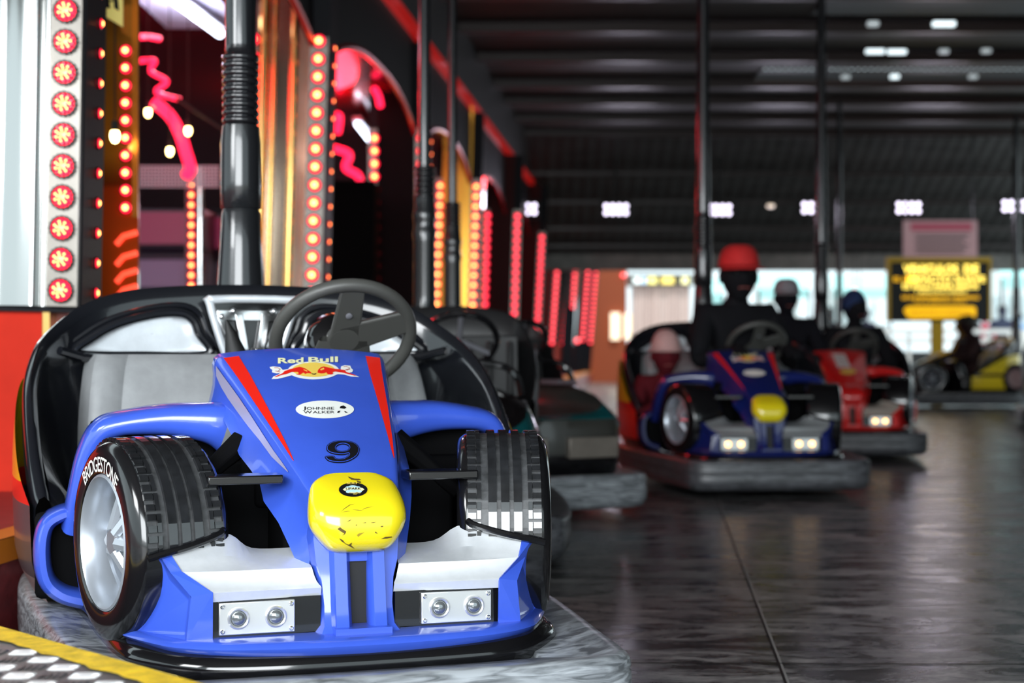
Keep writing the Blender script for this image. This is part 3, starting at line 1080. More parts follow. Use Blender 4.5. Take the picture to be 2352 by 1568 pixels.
    nb.add([(x, 1.412, z) for x, z in o], [tuple(range(len(o)))])
    nb.build('niche', BLACKG, nfo, smooth=False)
    br = MB()
    for a, b2 in ((-.07, -.02), (.07, .02), (-.03, -.012), (.03, .012)):
        br.box((a - .011, 1.385, .80), (a + .011, 1.397, .905), rot=Matrix.Rotation(math.atan2(a - b2, .11), 3, 'Y'))
    br.box((-.10, 1.39, .885), (.10, 1.40, .915))
    bro = br.build('bracket', CHROME, nfo, bevel=.002)
    bo = MB()
    for x, z in ((-.088, .896), (-.055, .912), (.06, .912), (-.03, .80), (.012, .80)):
        bo.ball((x, 1.383, z), .0085, 12)
    bo.build('bolt', CHROME, bro)
    # seats
    for sx in (-1, 1):
        st = MB()
        x0, x1 = (.02, .455)
        rows = []
        for z, y, ins in ((.42, 1.17, 0), (.50, 1.155, -.01), (.60, 1.175, -.01), (.70, 1.215, 0), (.765, 1.25, .01), (.79, 1.29, .02)):
            rows.append([(sx * (x0 + ins + .0), y + .07, z), (sx * (x0 + ins + .01), y + .02, z), (sx * (x0 + ins + .045), y + .004, z), (sx * (x0 + .15), y, z), (sx * (x1 - .13), y, z), (sx * (x1 - .095 - ins), y - .002, z),
                         (sx * (x1 - .085 - ins), y + .004, z), (sx * (x1 - .075 - ins), y - .010, z), (sx * (x1 - .03 - ins), y - .028, z), (sx * (x1 - ins), y - .025, z), (sx * (x1 + .02 - ins), y + .07, z)])
        st.grid(rows, flip=(sx > 0))
        sb = st.build('backrest', VINYL, car, angle=50, subsurf=1)
        se_ = MB()
        se_.box((min(sx * .03, sx * .45), .80, .36), (max(sx * .03, sx * .45), 1.2, .43))
        se_.build('seat', VINYL, car, bevel=.03)
    # steering wheel
    st = MB()
    C = Vector(cl(789, 776, .86))
    al = math.radians(41)
    upv = Vector((0, -math.sin(al), math.cos(al)))
    rt = Vector((1, 0, 0))
    nr = Vector((0, math.cos(al), math.sin(al)))
    Rr = .172
    st.tube([C + (rt * math.cos(2 * PI * i / 48) + upv * math.sin(2 * PI * i / 48)) * Rr for i in range(48)], .0175, 14, closed=True)
    sw = st.build('steering_wheel', WHEELM, car)
    sp = MB()

    def spoke(ang, w0, w1, th):
        d = rt * math.cos(ang) + upv * math.sin(ang)
        e = nr.cross(d)
        A0, A1 = C + d * .0 + nr * (-.0), C + d * (Rr - .004)
        rows = []
        for p, w in ((A0, w0), (C + d * .07, (w0 + w1) / 2), (A1, w1)):
            rows.append([p - e * w - nr * th, p - e * w * .8 + nr * th, p + e * w * .8 + nr * th, p + e * w - nr * th, p + e * w * .9 - nr * th * 1.6, p - e * w * .9 - nr * th * 1.6])
        sp.grid(rows, closed_u=True)
        sp.add(rows[-1], [(0, 1, 2, 3, 4, 5)])
    spoke(math.radians(90), .042, .031, .008)
    spoke(math.radians(22), .050, .036, .008)
    spoke(math.radians(-90), .066, .098, .008)
    sp.lathe(C - nr * .013, nr, [(0, 0), (0, .040), (.004, .044), (.02, .044), (.024, .0)], 24)
    sp.build('spoke', WHEELM, sw, bevel=.004)
    bt = MB()
    bt.lathe(C + upv * .085 - nr * .014, -nr, [(0, .0085), (.003, .0085), (.0045, .006), (.0045, 0)], 16)
    bt.build('bolt', RIMGREY, sw)
    cv = MB()
    cv.tube([C - nr * .03 - upv * .10, C - nr * .20 - upv * .14], .03, 12)
    cv.build('steering_column', BLACKM, car)
    rd = MB()
    rd.lathe(Vector(cl(775, 788, 1.02)), (0, -.8, .3), [(-.06, .07), (-.02, .086), (.01, .084), (.03, .07), (.04, .04), (.043, 0)], 28)
    rd.build('round_pad', BLACKG, car)
    lv = MB()
    p = cl(540, 805, .95)
    lv.tube([(p[0] + .0, p[1], p[2] - .06), p, (p[0] - .012, p[1], p[2] + .045), (p[0] - .022, p[1], p[2] + .078)], [.036, .026, .014, .003], 12)
    lv.build('lever', BLACKM, car)
    if not P.get('no_pole'):
        pole(car, P.get('pole', 'ribbed'))
    return car


def pole(car, kind='ribbed'):
    y = 1.63
    p = MB()
    p.lathe((0, y, 0), (0, 0, 1), [(.2, .09), (.75, .082), (.93, .075), (1.0, .071), (1.10, .064), (1.21, .058), (1.222, .054), (1.226, .0595), (1.30, .061), (1.42, .060), (1.47, .0555)], 28)
    o = p.build('pole_boot', mat('pole_rubber', (0.014, 0.015, 0.017), 0.22, coat=0.5), car, angle=60)
    q = MB()
    pr = [(1.46, .05)]
    for k in range(9):
        z = 1.475 + k * .0235
        pr += [(z, .047), (z + .004, .054), (z + .012, .056), (z + .019, .053), (z + .022, .047)]
    pr += [(1.70, .046), (1.71, .0455)]
    q.lathe((0, y, 0), (0, 0, 1), pr, 28)
    q.build('pole_spring', mat('pole_ring_black', (0.01, 0.01, 0.012), 0.18, coat=0.6), car, angle=60)
    t = MB()
    t.lathe((0, y, 0), (0, 0, 1), [(1.70, .0455), (1.9, .046), (2.0, .045), (2.9, .040), (4.12, .036), (4.12, 0)], 20)
    t.build('power_pole', mat('pole_paint', (0.010, 0.011, 0.013), 0.2, coat=0.5), car, angle=60)


NEAR = dict(paint=BLUE, nose=YELLOW, decals='full', badge=True, detail=True, bumper=BUMPER,
            sides=[YELLOW, mat('dark_grey_side', (0.06, 0.06, 0.065), 0.3, coat=.5), RED, mat('silver_sill', (0.35, 0.25, 0.24), 0.3, metal=.5)])
near_car = formula_car('bumper_car', 'bright blue racing bumper car with yellow nose and number 9, nearest the camera and empty', (NX, NY, 0), NTH, NEAR)
#PART2
# ------------------------------------------------------------------ older rounded bumper cars
def classic_car(name, label, loc, rz, P):
    car = thing(name, label, 'bumper car', loc, rz)
    k = 0.9
    half = [(0, -.285), (.2, -.28), (.38, -.26), (.48, -.2), (.53, -.05), (.57, .2), (.60, .6), (.61, 1.0), (.60, 1.3), (.54, 1.5), (.40, 1.6), (.2, 1.64)]
    out = crom([(x * k, y * k) for x, y in half + [(0, 1.645)] + [(-x, y) for x, y in half[:0:-1]]], 4, True)
    n = len(out)
    rows = []
    for off, z in ((.18, .19), (.10, .205), (.03, .215), (.006, .205), (.0, .185), (.006, .165), (.0, .145), (.0, .12), (.004, .085), (.02, .06), (.05, .05), (.2, .05)):
        r = []
        for i in range(n):
            a, b = Vector(out[i - 1]), Vector(out[(i + 1) % n])
            t = (b - a).normalized()
            r.append((out[i][0] - t.y * off, out[i][1] + t.x * off, z))
        rows.append(r)
    b = MB()
    b.grid(rows, closed_u=True)
    b.build('bumper', P['bumper'], car, angle=60)
    plan = [(0, -.10), (.22, -.09), (.36, -.05), (.43, .05), (.46, .25), (.48, .6), (.49, 1.0), (.46, 1.3), (.34, 1.45), (0, 1.5)]
    full = crom(plan + [(-x, y) for x, y in plan[-2:0:-1]], 4, True)

    def top(y):
        return lerp([-.1, .0, .25, .55, .62, .9, 1.2, 1.5], [.50, .56, .63, .67, .60, .58, .66, .62], y)
    rows = []
    spec = ((.94, .17, 0), (.98, .22, 0), (1.0, .30, 0), (1.0, .42, 0), (.985, .47, 0), (.95, .5, 1), (.85, .5, .93), (.6, .5, .99), (.2, .5, 1.0), (.01, .5, 1.0))
    Mi = (0, 0, 1, 1, 2, 2, 3, 3, 3)
    bd = MB()
    for i, (s, z, t) in enumerate(spec):
        row = []
        for x, y in full:
            zz = z if i < 5 else .47 + (top(y) - .47) * (.25, .7, .93, 1, 1)[i - 5]
            row.append((x * s * k, (.6 + (y - .6) * s) * k, zz))
        rows.append(row)
    for i in range(len(rows) - 1):
        bd.grid([rows[i], rows[i + 1]], Mi[i], closed_u=True)
    bd.build('body', P['body'], car, angle=60)
    g = MB()
    g.box((.05, -.103 * k - .012, .285), (.36 * k, -.05 * k, .385), rot=Matrix.Rotation(.12, 3, 'Z'))
    g.build('front_panel', P['panel'], car, bevel=.006)
    g = MB()
    g.box((-.36 * k, -.103 * k - .012, .285), (-.05, -.05 * k, .385), rot=Matrix.Rotation(-.12, 3, 'Z'))
    g.build('front_panel', P['panel'], car, bevel=.006)
    for sx in (-1, 1):
        l = MB()
        l.lathe((sx * .34, .0, .44), (sx * .2, -1, .1), [(0, .03), (.012, .03), (.018, .02), (.02, .0)], 20)
        l.build('headlamp', LENS, car)
    w = MB()
    arc = [(-.40 * k, .60 * k, .62), (-.36 * k, .66 * k, .72), (-.2 * k, .66 * k, .755), (0, .66 * k, .76), (.2 * k, .66 * k, .755), (.36 * k, .66 * k, .72), (.40 * k, .60 * k, .62)]
    w.tube(crom(arc, 5), .014, 8)
    w.build('windscreen_frame', BLACKG, car)
    v = MB()
    for i in range(3):
        for sx in (-1, 1):
            v.box((sx * .16 - .05 + i * .04, .20, .632), (sx * .16 - .038 + i * .04, .34, .655), rot=Matrix.Rotation(.35, 3, 'Z'))
    v.build('bonnet_vent', RIMGREY, car)
    # seat shell
    s = MB()
    pth = crom([(-.42, .80), (-.455, 1.0), (-.45, 1.15), (-.38, 1.27), (-.2, 1.33), (0, 1.34), (.2, 1.33), (.38, 1.27), (.45, 1.15), (.455, 1.0), (.42, .80)], 4)
    TT = crom([(.60,), (.70,), (.84,), (.96,), (1.0,), (1.0,), (1.0,), (.96,), (.84,), (.70,), (.60,)], 4)
    rows = []
    for lean, off, zz in ((.10, 0, .35), (.03, 0, .5), (0, 0, .85), (0, .012, .99), (0, .03, 1.0), (0, .055, .97), (0, .06, .7), (0, .06, .4)):
        rows.append([(x * (1 - lean + off), y * (1 - lean * .6 + off * .6), max(.3, t[0] * zz)) for (x, y), t in zip(pth, TT)])
    s.grid(rows)
    s.build('seat_shell', P['shell'], car, angle=60)
    for i in range(7):
        pass
    st = MB()
    st.box((-.40, 1.08, .40), (.40, 1.22, .86), rot=Matrix.Rotation(-.15, 3, 'X'))
    for i in range(9):
        st.tube([(-.36 + i * .09, 1.055, .45), (-.36 + i * .09, 1.02 + .06, .84)], .016, 6)
    st.box((-.42, .72, .36), (.42, 1.12, .44))
    st.build('seat', mat('black_ribbed_vinyl', (0.012, 0.012, 0.013), 0.5), car, bevel=.02)
    C = Vector((.12, .74, .84))
    al = math.radians(45)
    upv = Vector((0, -math.sin(al), math.cos(al)))
    sw = MB()
    sw.tube([C + (Vector((1, 0, 0)) * math.cos(2 * PI * i / 36) + upv * math.sin(2 * PI * i / 36)) * .155 for i in range(36)], .014, 10, closed=True)
    swo = sw.build('steering_wheel', BLACKG, car)
    sp = MB()
    for a in (90, 210, 330):
        d = Vector((1, 0, 0)) * math.cos(math.radians(a)) + upv * math.sin(math.radians(a))
        sp.tube([C, C + d * .15], .011, 8)
    sp.build('spoke', RIMGREY, swo)
    p = MB()
    y = 1.48
    p.lathe((0, y, 0), (0, 0, 1), [(.2, .075), (.95, .07), (1.02, .05), (1.05, .052), (1.3, .05), (1.34, .056), (1.36, .05), (1.40, .05), (1.42, .056), (1.44, .05), (1.52, .045)], 20)
    p.build('pole_boot', MATS['pole_rubber'], car, angle=60)
    q = MB()
    pr = [(1.5, .04)]
    for j in range(6):
        z = 1.5 + j * .025
        pr += [(z, .04), (z + .008, .05), (z + .016, .05), (z + .022, .04)]
    q.lathe((0, y, 0), (0, 0, 1), pr, 20)
    q.build('pole_spring', MATS['pole_ring_black'], car, angle=60)
    t = MB()
    t.lathe((0, y, 0), (0, 0, 1), [(1.5, .028), (4.12, .024), (4.12, 0)], 14)
    t.build('power_pole', MATS['pole_paint'], car, angle=60)
    return car


TEAL = mat('teal_gelcoat', (0.004, 0.10, 0.11), 0.2, coat=.9)
OLIVE = mat('grey_olive_gelcoat', (0.045, 0.045, 0.04), 0.3, coat=.6)
SILVP = mat('worn_silver_panel', (0.24, 0.21, 0.18), 0.35, metal=.3, var=.2)
classic_car('bumper_car', 'black and teal bumper car parked close behind the blue number 9 car', (-0.27, 5.55, 0), 0.09,
            dict(bumper=BUMPERD, body=[BLACKG, BLACKG, TEAL, BLACKG], panel=BLACKG, shell=mat('black_shell', (0.012, 0.012, 0.013), 0.4)))
classic_car('bumper_car', 'empty silver and teal bumper car left of the shaded blue car with riders', (0.18, 7.34, 0), 0.36,
            dict(bumper=BUMPER, body=[BLACKG, OLIVE, TEAL, OLIVE], panel=SILVP, shell=mat('black_shell', (0.012, 0.012, 0.013), 0.4)))

DGS = MATS['dark_grey_side']
GWING = mat('silver_paint_shaded', (0.30, 0.31, 0.32), .4, metal=.3)  # silver of the near wings, darkened in colour for the dim hall
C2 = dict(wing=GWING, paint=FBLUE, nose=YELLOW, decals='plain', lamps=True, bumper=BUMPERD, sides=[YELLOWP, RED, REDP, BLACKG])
car2 = formula_car('bumper_car', 'shaded blue racing bumper car with lit headlamps carrying the man in a red cap', (1.42, 8.4, 0), 0.10, C2)
C3 = dict(wing=mat('pale_cream_wing', (0.45, 0.42, 0.36), .4), paint=REDP, nose=REDP, decals='paper', lamps=True, bumper=BUMPERD, sides=[REDP, WHITE, REDP, BLACKG])
car3 = formula_car('bumper_car', 'red racing bumper car with a white notice on its hood, behind the shaded blue car', (2.49, 11.15, 0), -0.063, C3)
C4 = dict(paint=mat('black_paint', (0.01, 0.01, 0.012), .3, coat=.6), nose=YELLOW, decals='paper', bumper=BUMPERD, sides=[YELLOWP, YELLOWP, BLACKG, BLACKG])
car4 = formula_car('bumper_car', 'yellow and black bumper car seen side on below the yellow sign', (5.50, 21.4, 0), -PI / 2 + .08, C4)
# rear wheel seen from the side
rw = MB()
rw.lathe((.53, 1.36, .42), (1, 0, 0), [(0, .10), (0, .19), (.03, .205), (.10, .205), (.13, .18), (.135, .14), (.12, .13), (.11, .06), (.12, .05), (.12, 0)], 32)
rw.build('rear_wheel', TYRE, car4)
rw = MB()
rw.lathe((.65, 1.36, .42), (1, 0, 0), [(0, .135), (.012, .135), (.016, .12), (.008, .10), (.014, .04), (.02, 0)], 24)
rw.build('rear_rim', mat('pinkish_rim', (.25, .15, .15), .4), car4)
classic_car('bumper_car', 'dark bumper car cut off by the right edge of the picture', (5.70, 15.6, 0), -0.35,
            dict(bumper=BUMPERD, body=[BLACKG, BLACKG, BLACKG, BLACKG], panel=BLACKG, shell=mat('black_shell', (0.012, 0.012, 0.013), 0.4)))


# ------------------------------------------------------------------ people
SKIN = mat('skin', (0.42, 0.22, 0.15), 0.55)
EYE_M = mat('eye_dark', (0.02, 0.015, 0.012), 0.3)


def person(name, label, loc, rz, s=1.0, jacket=(0.012, 0.012, 0.014), seated=True, hat=None, hs=1.12, hatcol=(0.5, 0.02, 0.02), legs=(0.02, 0.025, 0.04), reach=None, tuck=1.0, skin=SKIN, turn=0.0, hoody=False):
    root = thing(name, label, 'person', loc, rz)
    # joints: (position, radius); local forward is -y, origin under the hips at floor or seat height
    J = {}
    if seated:
        J.update(pel=((0, 0, .10), .13), bel=((0, .02, .26), .125), che=((0, .03, .44), .145), nk0=((0, .03, .57), .085), nk1=((0, .01, .62), .060), hd=((0, -.005, .685), .055))
        hip = 0.10
        for q, sx in (('l', -1), ('r', 1)):
            J[q + 'hip'] = ((sx * .09, -.02, .09), .09)
            J[q + 'kne'] = ((sx * .12, -.42 * tuck, .12), .062)
            J[q + 'ank'] = ((sx * .12, -.52 * tuck, .12 - .26 * tuck), .042)
            J[q + 'toe'] = ((sx * .12, -.64 * tuck, .12 - .29 * tuck), .034)
    else:
        J.update(pel=((0, 0, .93), .13), bel=((0, .0, 1.08), .12), che=((0, .01, 1.28), .145), nk0=((0, .01, 1.43), .085), nk1=((0, .0, 1.48), .058), hd=((0, -.01, 1.55), .05))
        for q, sx in (('l', -1), ('r', 1)):
            J[q + 'hip'] = ((sx * .09, 0, .90), .09)
            J[q + 'kne'] = ((sx * .10, -.02, .50), .062)
            J[q + 'ank'] = ((sx * .11, .02, .09), .042)
            J[q + 'toe'] = ((sx * .12, -.14, .035), .034)
    zc = J['che'][0][2]
    for q, sx in (('l', -1), ('r', 1)):
        J[q + 'sho'] = ((sx * .19, .03, zc + .085), .085)
        if seated:
            hx, hy, hz = reach[0 if sx < 0 else 1] if reach else (sx * .16, -.34, .30)
            J[q + 'elb'] = ((sx * .27, -.10, zc - .18), .052)
            J[q + 'wri'] = ((hx, hy, hz), .032)
            fw = Vector((0, -1, -.1))
        else:
            J[q + 'elb'] = ((sx * .24, .02, zc - .22), .05)
            J[q + 'wri'] = ((sx * .25, -.06, zc - .46), .032)
            fw = Vector((0, -.3, -1))
        w = Vector(J[q + 'wri'][0])
        fw.normalize()
        J[q + 'plm'] = (tuple(w + fw * .06), .034)
        for f in range(4):
            o = Vector(((f - 1.5) * .021, 0, 0))
            L = (.062, .075, .070, .055)[f]
            J[q + 'f%da' % f] = (tuple(w + fw * (.085) + o), .0095)
            J[q + 'f%db' % f] = (tuple(w + fw * (.085 + L * .6) + o * 1.1 + Vector((0, 0, -.012))), .009)
            J[q + 'f%dc' % f] = (tuple(w + fw * (.085 + L * .85) + o * 1.1 + Vector((0, 0, -.034))), .008)
        J[q + 'tha'] = (tuple(w + fw * .04 + Vector((-sx * .035, 0, .0))), .011)
        J[q + 'thb'] = (tuple(w + fw * .075 + Vector((-sx * .058, 0, -.008))), .010)
    E = [('pel', 'bel'), ('bel', 'che'), ('che', 'nk0'), ('nk0', 'nk1'), ('nk1', 'hd')]
    for q in 'lr':
        E += [('pel', q + 'hip'), (q + 'hip', q + 'kne'), (q + 'kne', q + 'ank'), (q + 'ank', q + 'toe'), ('che', q + 'sho'), (q + 'sho', q + 'elb'), (q + 'elb', q + 'wri'), (q + 'wri', q + 'plm'),
              (q + 'wri', q + 'tha'), (q + 'tha', q + 'thb')]
        for f in range(4):
            E += [(q + 'plm', q + 'f%da' % f), (q + 'f%da' % f, q + 'f%db' % f), (q + 'f%db' % f, q + 'f%dc' % f)]
    keys = list(J)
    me = bpy.data.meshes.new('body')
    me.from_pydata([J[k_][0] for k_ in keys], [(keys.index(a), keys.index(b)) for a, b in E], [])
    o = bpy.data.objects.new('body', me)
    COL.objects.link(o)
    md = o.modifiers.new('skin', 'SKIN')
    for i, k_ in enumerate(keys):
        sv = me.skin_vertices[0].data[i]
        sv.radius = (J[k_][1], J[k_][1])
        sv.use_root = (k_ == 'pel')
    m2 = o.modifiers.new('sub', 'SUBSURF')
    m2.levels = m2.render_levels = 2
    dg = bpy.context.evaluated_depsgraph_get()
    nm = bpy.data.meshes.new_from_object(o.evaluated_get(dg))
    bpy.data.objects.remove(o)
    # head: shaped ellipsoid with brow, nose, chin
    H = Vector(J['hd'][0]) + Vector((0, -.012, .045 * hs))
    bm = bmesh.new()
    bm.from_mesh(nm)
    r = bmesh.ops.create_uvsphere(bm, u_segments=28, v_segments=20, radius=1)
    for v in r['verts']:
        p = v.co.copy()
        x, y, z = p
        f = 1 if z > 0 else 1 - .30 * (-z) ** 1.5
        q = Vector((x * .076 * f, y * .096 * (f * .6 + .4), z * .118))
        if y < -.3 and z < .2:
            q.y -= .010 * math.exp(-((x / .18) ** 2)) * math.exp(-(((z + .12) / .16) ** 2)) * 2.2
        if y < -.5:
            q.y += .008 * math.exp(-(((abs(x) - .38) / .16) ** 2)) * math.exp(-(((z - .05) / .14) ** 2))
            q.y -= .005 * math.exp(-((x / .3) ** 2)) * math.exp(-(((z + .48) / .08) ** 2))
        q = Matrix.Rotation(turn, 3, 'Z') @ q
        v.co = q * hs + H
    for sx in (-1, 1):
        r = bmesh.ops.create_uvsphere(bm, u_segments=10, v_segments=8, radius=1)
        for v in r['verts']:
            v.co = hs * Matrix.Rotation(turn, 3, 'Z') @ Vector((sx * .076 + v.co.x * .010, .01 + v.co.y * .018, -.005 + v.co.z * .030)) + H
    hdz = H.z - .118 * hs
    wr = [Vector(J['lwri'][0]), Vector(J['rwri'][0])]
    mats = [mat('jacket_%02d%02d%02d' % tuple(int(c * 99) for c in jacket), jacket, .85, var=.2, spec=.1), skin, mat('trousers', legs, .8)]
    pz = J['pel'][0][2]
    for f in bm.faces:
        c = f.calc_center_median()
        mi = 0
        if c.z > hdz or min((c - w).length for w in wr) < .16 and min(c.y - w.y for w in wr) < .0 and abs(c.x) > .05 and (c.z < zc - .1) and any((c - w).length < .16 and (w - c).dot(Vector((0, 1, .2)) if seated else Vector((0, .2, 1))) > -.005 for w in wr):
            mi = 1
        elif c.z < pz + .02 and (not seated or c.y < -.05 or c.z < pz - .03) and not any((c - w).length < .2 for w in wr):
            mi = 2
        f.material_index = mi
        f.smooth = True
    bm.to_mesh(nm)
    bm.free()
    nm.materials.clear()
    for m_ in mats:
        nm.materials.append(m_)
    b = bpy.data.objects.new('body', nm)
    COL.objects.link(b)
    b.parent = root
    T = hs * Matrix.Rotation(turn, 3, 'Z')
    for sx in (-1, 1):
        e = MB()
        e.ball(tuple(T @ Vector((sx * .030, -.079, .012)) + H), .0095, 10)
        e.build('eye', EYE_M, b)
    m = MB()
    m.tube([tuple(T @ Vector(p) + H) for p in ((-.024, -.080, -.055), (0, -.088, -.053), (.024, -.080, -.055))], .004, 6)
    m.build('mouth', mat('lips', (.30, .08, .07), .5), b)
    if hat in ('cap', 'beanie'):
        h = MB()
        rows = []
        for i in range(9):
            th = PI / 2 * i / 8
            z = .118 * math.sin(th) * (.82 if hat == 'cap' else 1.1)
            rr = math.cos(th) ** (.55 if hat == 'cap' else .8)
            rows.append([tuple(T @ Vector((.086 * rr * math.cos(a), .004 + .106 * rr * math.sin(a), z + (.035 if hat == 'cap' else .02)))
                               + H) for a in [2 * PI * j / 28 for j in range(28)]])
        h.grid(rows, closed_u=True)
        if hat == 'cap':
            rows = []
            for j in range(11):
                a = -PI / 2 + (j - 5) * .22
                rows.append([tuple(T @ Vector((.086 * math.cos(a) * q, .004 + .106 * math.sin(a) * (1 + (q - 1) * 2.6), .038 - .05 * (q - 1))) + H) for q in (.98, 1.15, 1.32)])
            h.grid(rows)
        else:
            h.tube([tuple(T @ Vector((.088 * math.cos(2 * PI * j / 24), .004 + .108 * math.sin(2 * PI * j / 24), .03)) + H) for j in range(24)], .013, 8, closed=True)
        h.build(hat, mat('hat_%02d%02d%02d' % tuple(int(c * 99) for c in hatcol), hatcol, .8, var=.15), b, solid=.004)
    else:
        h = MB()
        rows = []
        for i in range(9):
            th = PI * .62 * i / 8
            rows.append([tuple(T @ Vector((.084 * math.sin(th) * math.cos(a), .018 + .106 * math.sin(th) * math.sin(a), .020 + .118 * math.cos(th) + (.02 if math.sin(a) < -.3 and i > 5 else 0))) + H)
                         for a in [2 * PI * j / 24 for j in range(24)]])
        h.grid(rows, closed_u=True)
        h.build('hood' if hoody else 'hair', mat('hat_%02d%02d%02d' % tuple(int(c * 99) for c in hatcol), hatcol, .8), b)
    root.scale = (s, s, s)
    return root


def seat_pt(org, rz, lx, ly, z):
    c, s_ = math.cos(rz), math.sin(rz)
    return (org[0] + lx * c - ly * s_, org[1] + lx * s_ + ly * c, z)


O2, R2 = (1.42, 8.4), 0.10
person('person', 'adult in a red cap and dark jacket driving the shaded blue bumper car', seat_pt(O2, R2, .08, 1.02, .43), R2 + .12, 1.12, jacket=(0.01, 0.01, 0.012), hat='cap', hs=1.3, hatcol=(0.60, 0.02, 0.02),
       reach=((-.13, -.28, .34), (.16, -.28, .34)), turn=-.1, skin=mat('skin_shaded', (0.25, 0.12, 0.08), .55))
person('person', 'small child in a pale pink beanie riding at the left of the red capped driver', seat_pt(O2, R2, -.40, .90, .215), R2, .74, jacket=(0.10, 0.01, 0.015), hat='beanie', hs=1.45, tuck=.45, hatcol=(0.55, 0.32, 0.30),
       reach=((-.12, -.25, .36), (.12, -.25, .36)))
O3, R3 = (2.49, 11.15), -0.063
person('person', 'adult in a pale grey cap and dark coat riding in the red car', seat_pt(O3, R3, -.37, .95, .43), R3, 1.07, jacket=(0.012, 0.012, 0.016), hat='cap', hatcol=(0.30, 0.28, 0.30), turn=.2)
person('person', 'person in a dark blue hood driving the red bumper car', seat_pt(O3, R3, .17, .95, .40), R3, 1.0, jacket=(0.008, 0.010, 0.02), hatcol=(0.01, 0.03, 0.10), hoody=True,
       reach=((-.15, -.26, .30), (.15, -.26, .30)), turn=.5)
O4, R4 = (5.50, 21.4), -PI / 2 + .08
person('person', 'rider in a yellow and brown jacket in the yellow and black car', seat_pt(O4, R4, -.22, .95, .43), R4, .98, jacket=(0.35, 0.20, 0.02), hatcol=(0.02, 0.015, 0.01))
person('person', 'dark haired rider in dark clothes on the far seat of the yellow and black car', seat_pt(O4, R4, .22, .85, .43), R4, .98, jacket=(0.03, 0.015, 0.015), hatcol=(0.02, 0.015, 0.01))

# ------------------------------------------------------------------ the hall: floor, platform, ceiling
def floor_mat():
    m = bpy.data.materials.new('steel_floor')
    m.use_nodes = True
    nt = m.node_tree
    b = nt.nodes['Principled BSDF']
    tc = nt.nodes.new('ShaderNodeTexCoord')
    mp = nt.nodes.new('ShaderNodeMapping')
    mp.inputs['Rotation'].default_value = (0, 0, .25)
    mp.inputs['Scale'].default_value = (1.0, 2.6, 1)
    n1 = nt.nodes.new('ShaderNodeTexNoise')
    n1.inputs['Scale'].default_value = 2.4
    n1.inputs['Detail'].default_value = 10
    n1.inputs['Roughness'].default_value = .68
    n1.inputs['Distortion'].default_value = 1.5
    n2 = nt.nodes.new('ShaderNodeTexNoise')
    n2.inputs['Scale'].default_value = 14
    n2.inputs['Detail'].default_value = 6
    n2.inputs['Distortion'].default_value = 3
    rp = nt.nodes.new('ShaderNodeValToRGB')
    e = rp.color_ramp.elements
    e[0].position, e[0].color = .41, (.028, .028, .028, 1)
    e[1].position, e[1].color = .63, (.36, .355, .35, 1)
    mid = rp.color_ramp.elements.new(.50)
    mid.color = (.115, .115, .118, 1)
    mx = nt.nodes.new('ShaderNodeMath')
    mx.operation = 'MULTIPLY_ADD'
    mx.inputs[1].default_value = .35
    rr = nt.nodes.new('ShaderNodeMapRange')
    rr.inputs['From Min'].default_value = .3
    rr.inputs['From Max'].default_value = .7
    rr.inputs['To Min'].default_value = .17
    rr.inputs['To Max'].default_value = .42
    ms = nt.nodes.new('ShaderNodeMath')
    ms.operation = 'SUBTRACT'
    ms.inputs[1].default_value = .175
    nt.links.new(tc.outputs['Object'], mp.inputs[0])
    nt.links.new(mp.outputs[0], n1.inputs['Vector'])
    nt.links.new(mp.outputs[0], n2.inputs['Vector'])
    nt.links.new(n2.outputs['Fac'], mx.inputs[0])
    nt.links.new(n1.outputs['Fac'], mx.inputs[2])
    nt.links.new(mx.outputs[0], ms.inputs[0])
    nt.links.new(ms.outputs[0], rp.inputs[0])
    nt.links.new(rp.outputs[0], b.inputs['Base Color'])
    nt.links.new(n1.outputs['Fac'], rr.inputs['Value'])
    nt.links.new(rr.outputs[0], b.inputs['Roughness'])
    b.inputs['Metallic'].default_value = .15
    return m


WL = lambda y: -1.735 + .0977 * y          # platform edge
f = MB()
f.add([(-3, 0.2, 0), (11, 0.2, 0), (11, 40, 0), (-3, 40, 0)], [(0, 1, 2, 3)], 0)
k5 = .0977


def seam(p, q, w, mi, z=.0012):
    p, q = Vector(p), Vector(q)
    t = (q - p).normalized()
    nr = Vector((-t.y, t.x)) * w / 2
    f.add([(*(p - nr), z), (*(q - nr), z), (*(q + nr), z), (*(p + nr), z)], [(0, 1, 2, 3)], mi)


for x0 in (.30, 2.9, 5.5, -2.3):
    seam((x0 + .2 * k5, .2), (x0 + 40 * k5, 40), .006, 1)
    seam((x0 + .2 * k5 + .007, .2), (x0 + 40 * k5 + .007, 40), .006, 2)
for i in range(24):
    y = .95 + 1.45 * i
    seam((-2.4, y + .1), (11, y - .15), .010, 1, .0016)
struct(f.build('floor', [floor_mat(), mat('seam_dark', (.006, .006, .006), .6), mat('seam_light', (.30, .30, .29), .4)], smooth=False, recalc=False))
g = MB()
g.add([(-60, -40, -.02), (60, -40, -.02), (60, 0.2, -.02), (-60, 0.2, -.02)], [(0, 1, 2, 3)])
struct(g.build('floor', mat('pale_paving', (0.42, 0.42, 0.40), 0.85, var=.15, vscale=2), smooth=False, recalc=False))
g = MB()
g.add([(-60, 40, -.01), (60, 40, -.01), (60, 140, -.01), (-60, 140, -.01)], [(0, 1, 2, 3)])
struct(g.build('floor', mat('street_paving', (0.45, 0.46, 0.45), 0.85, var=.15, vscale=2), smooth=False, recalc=False))

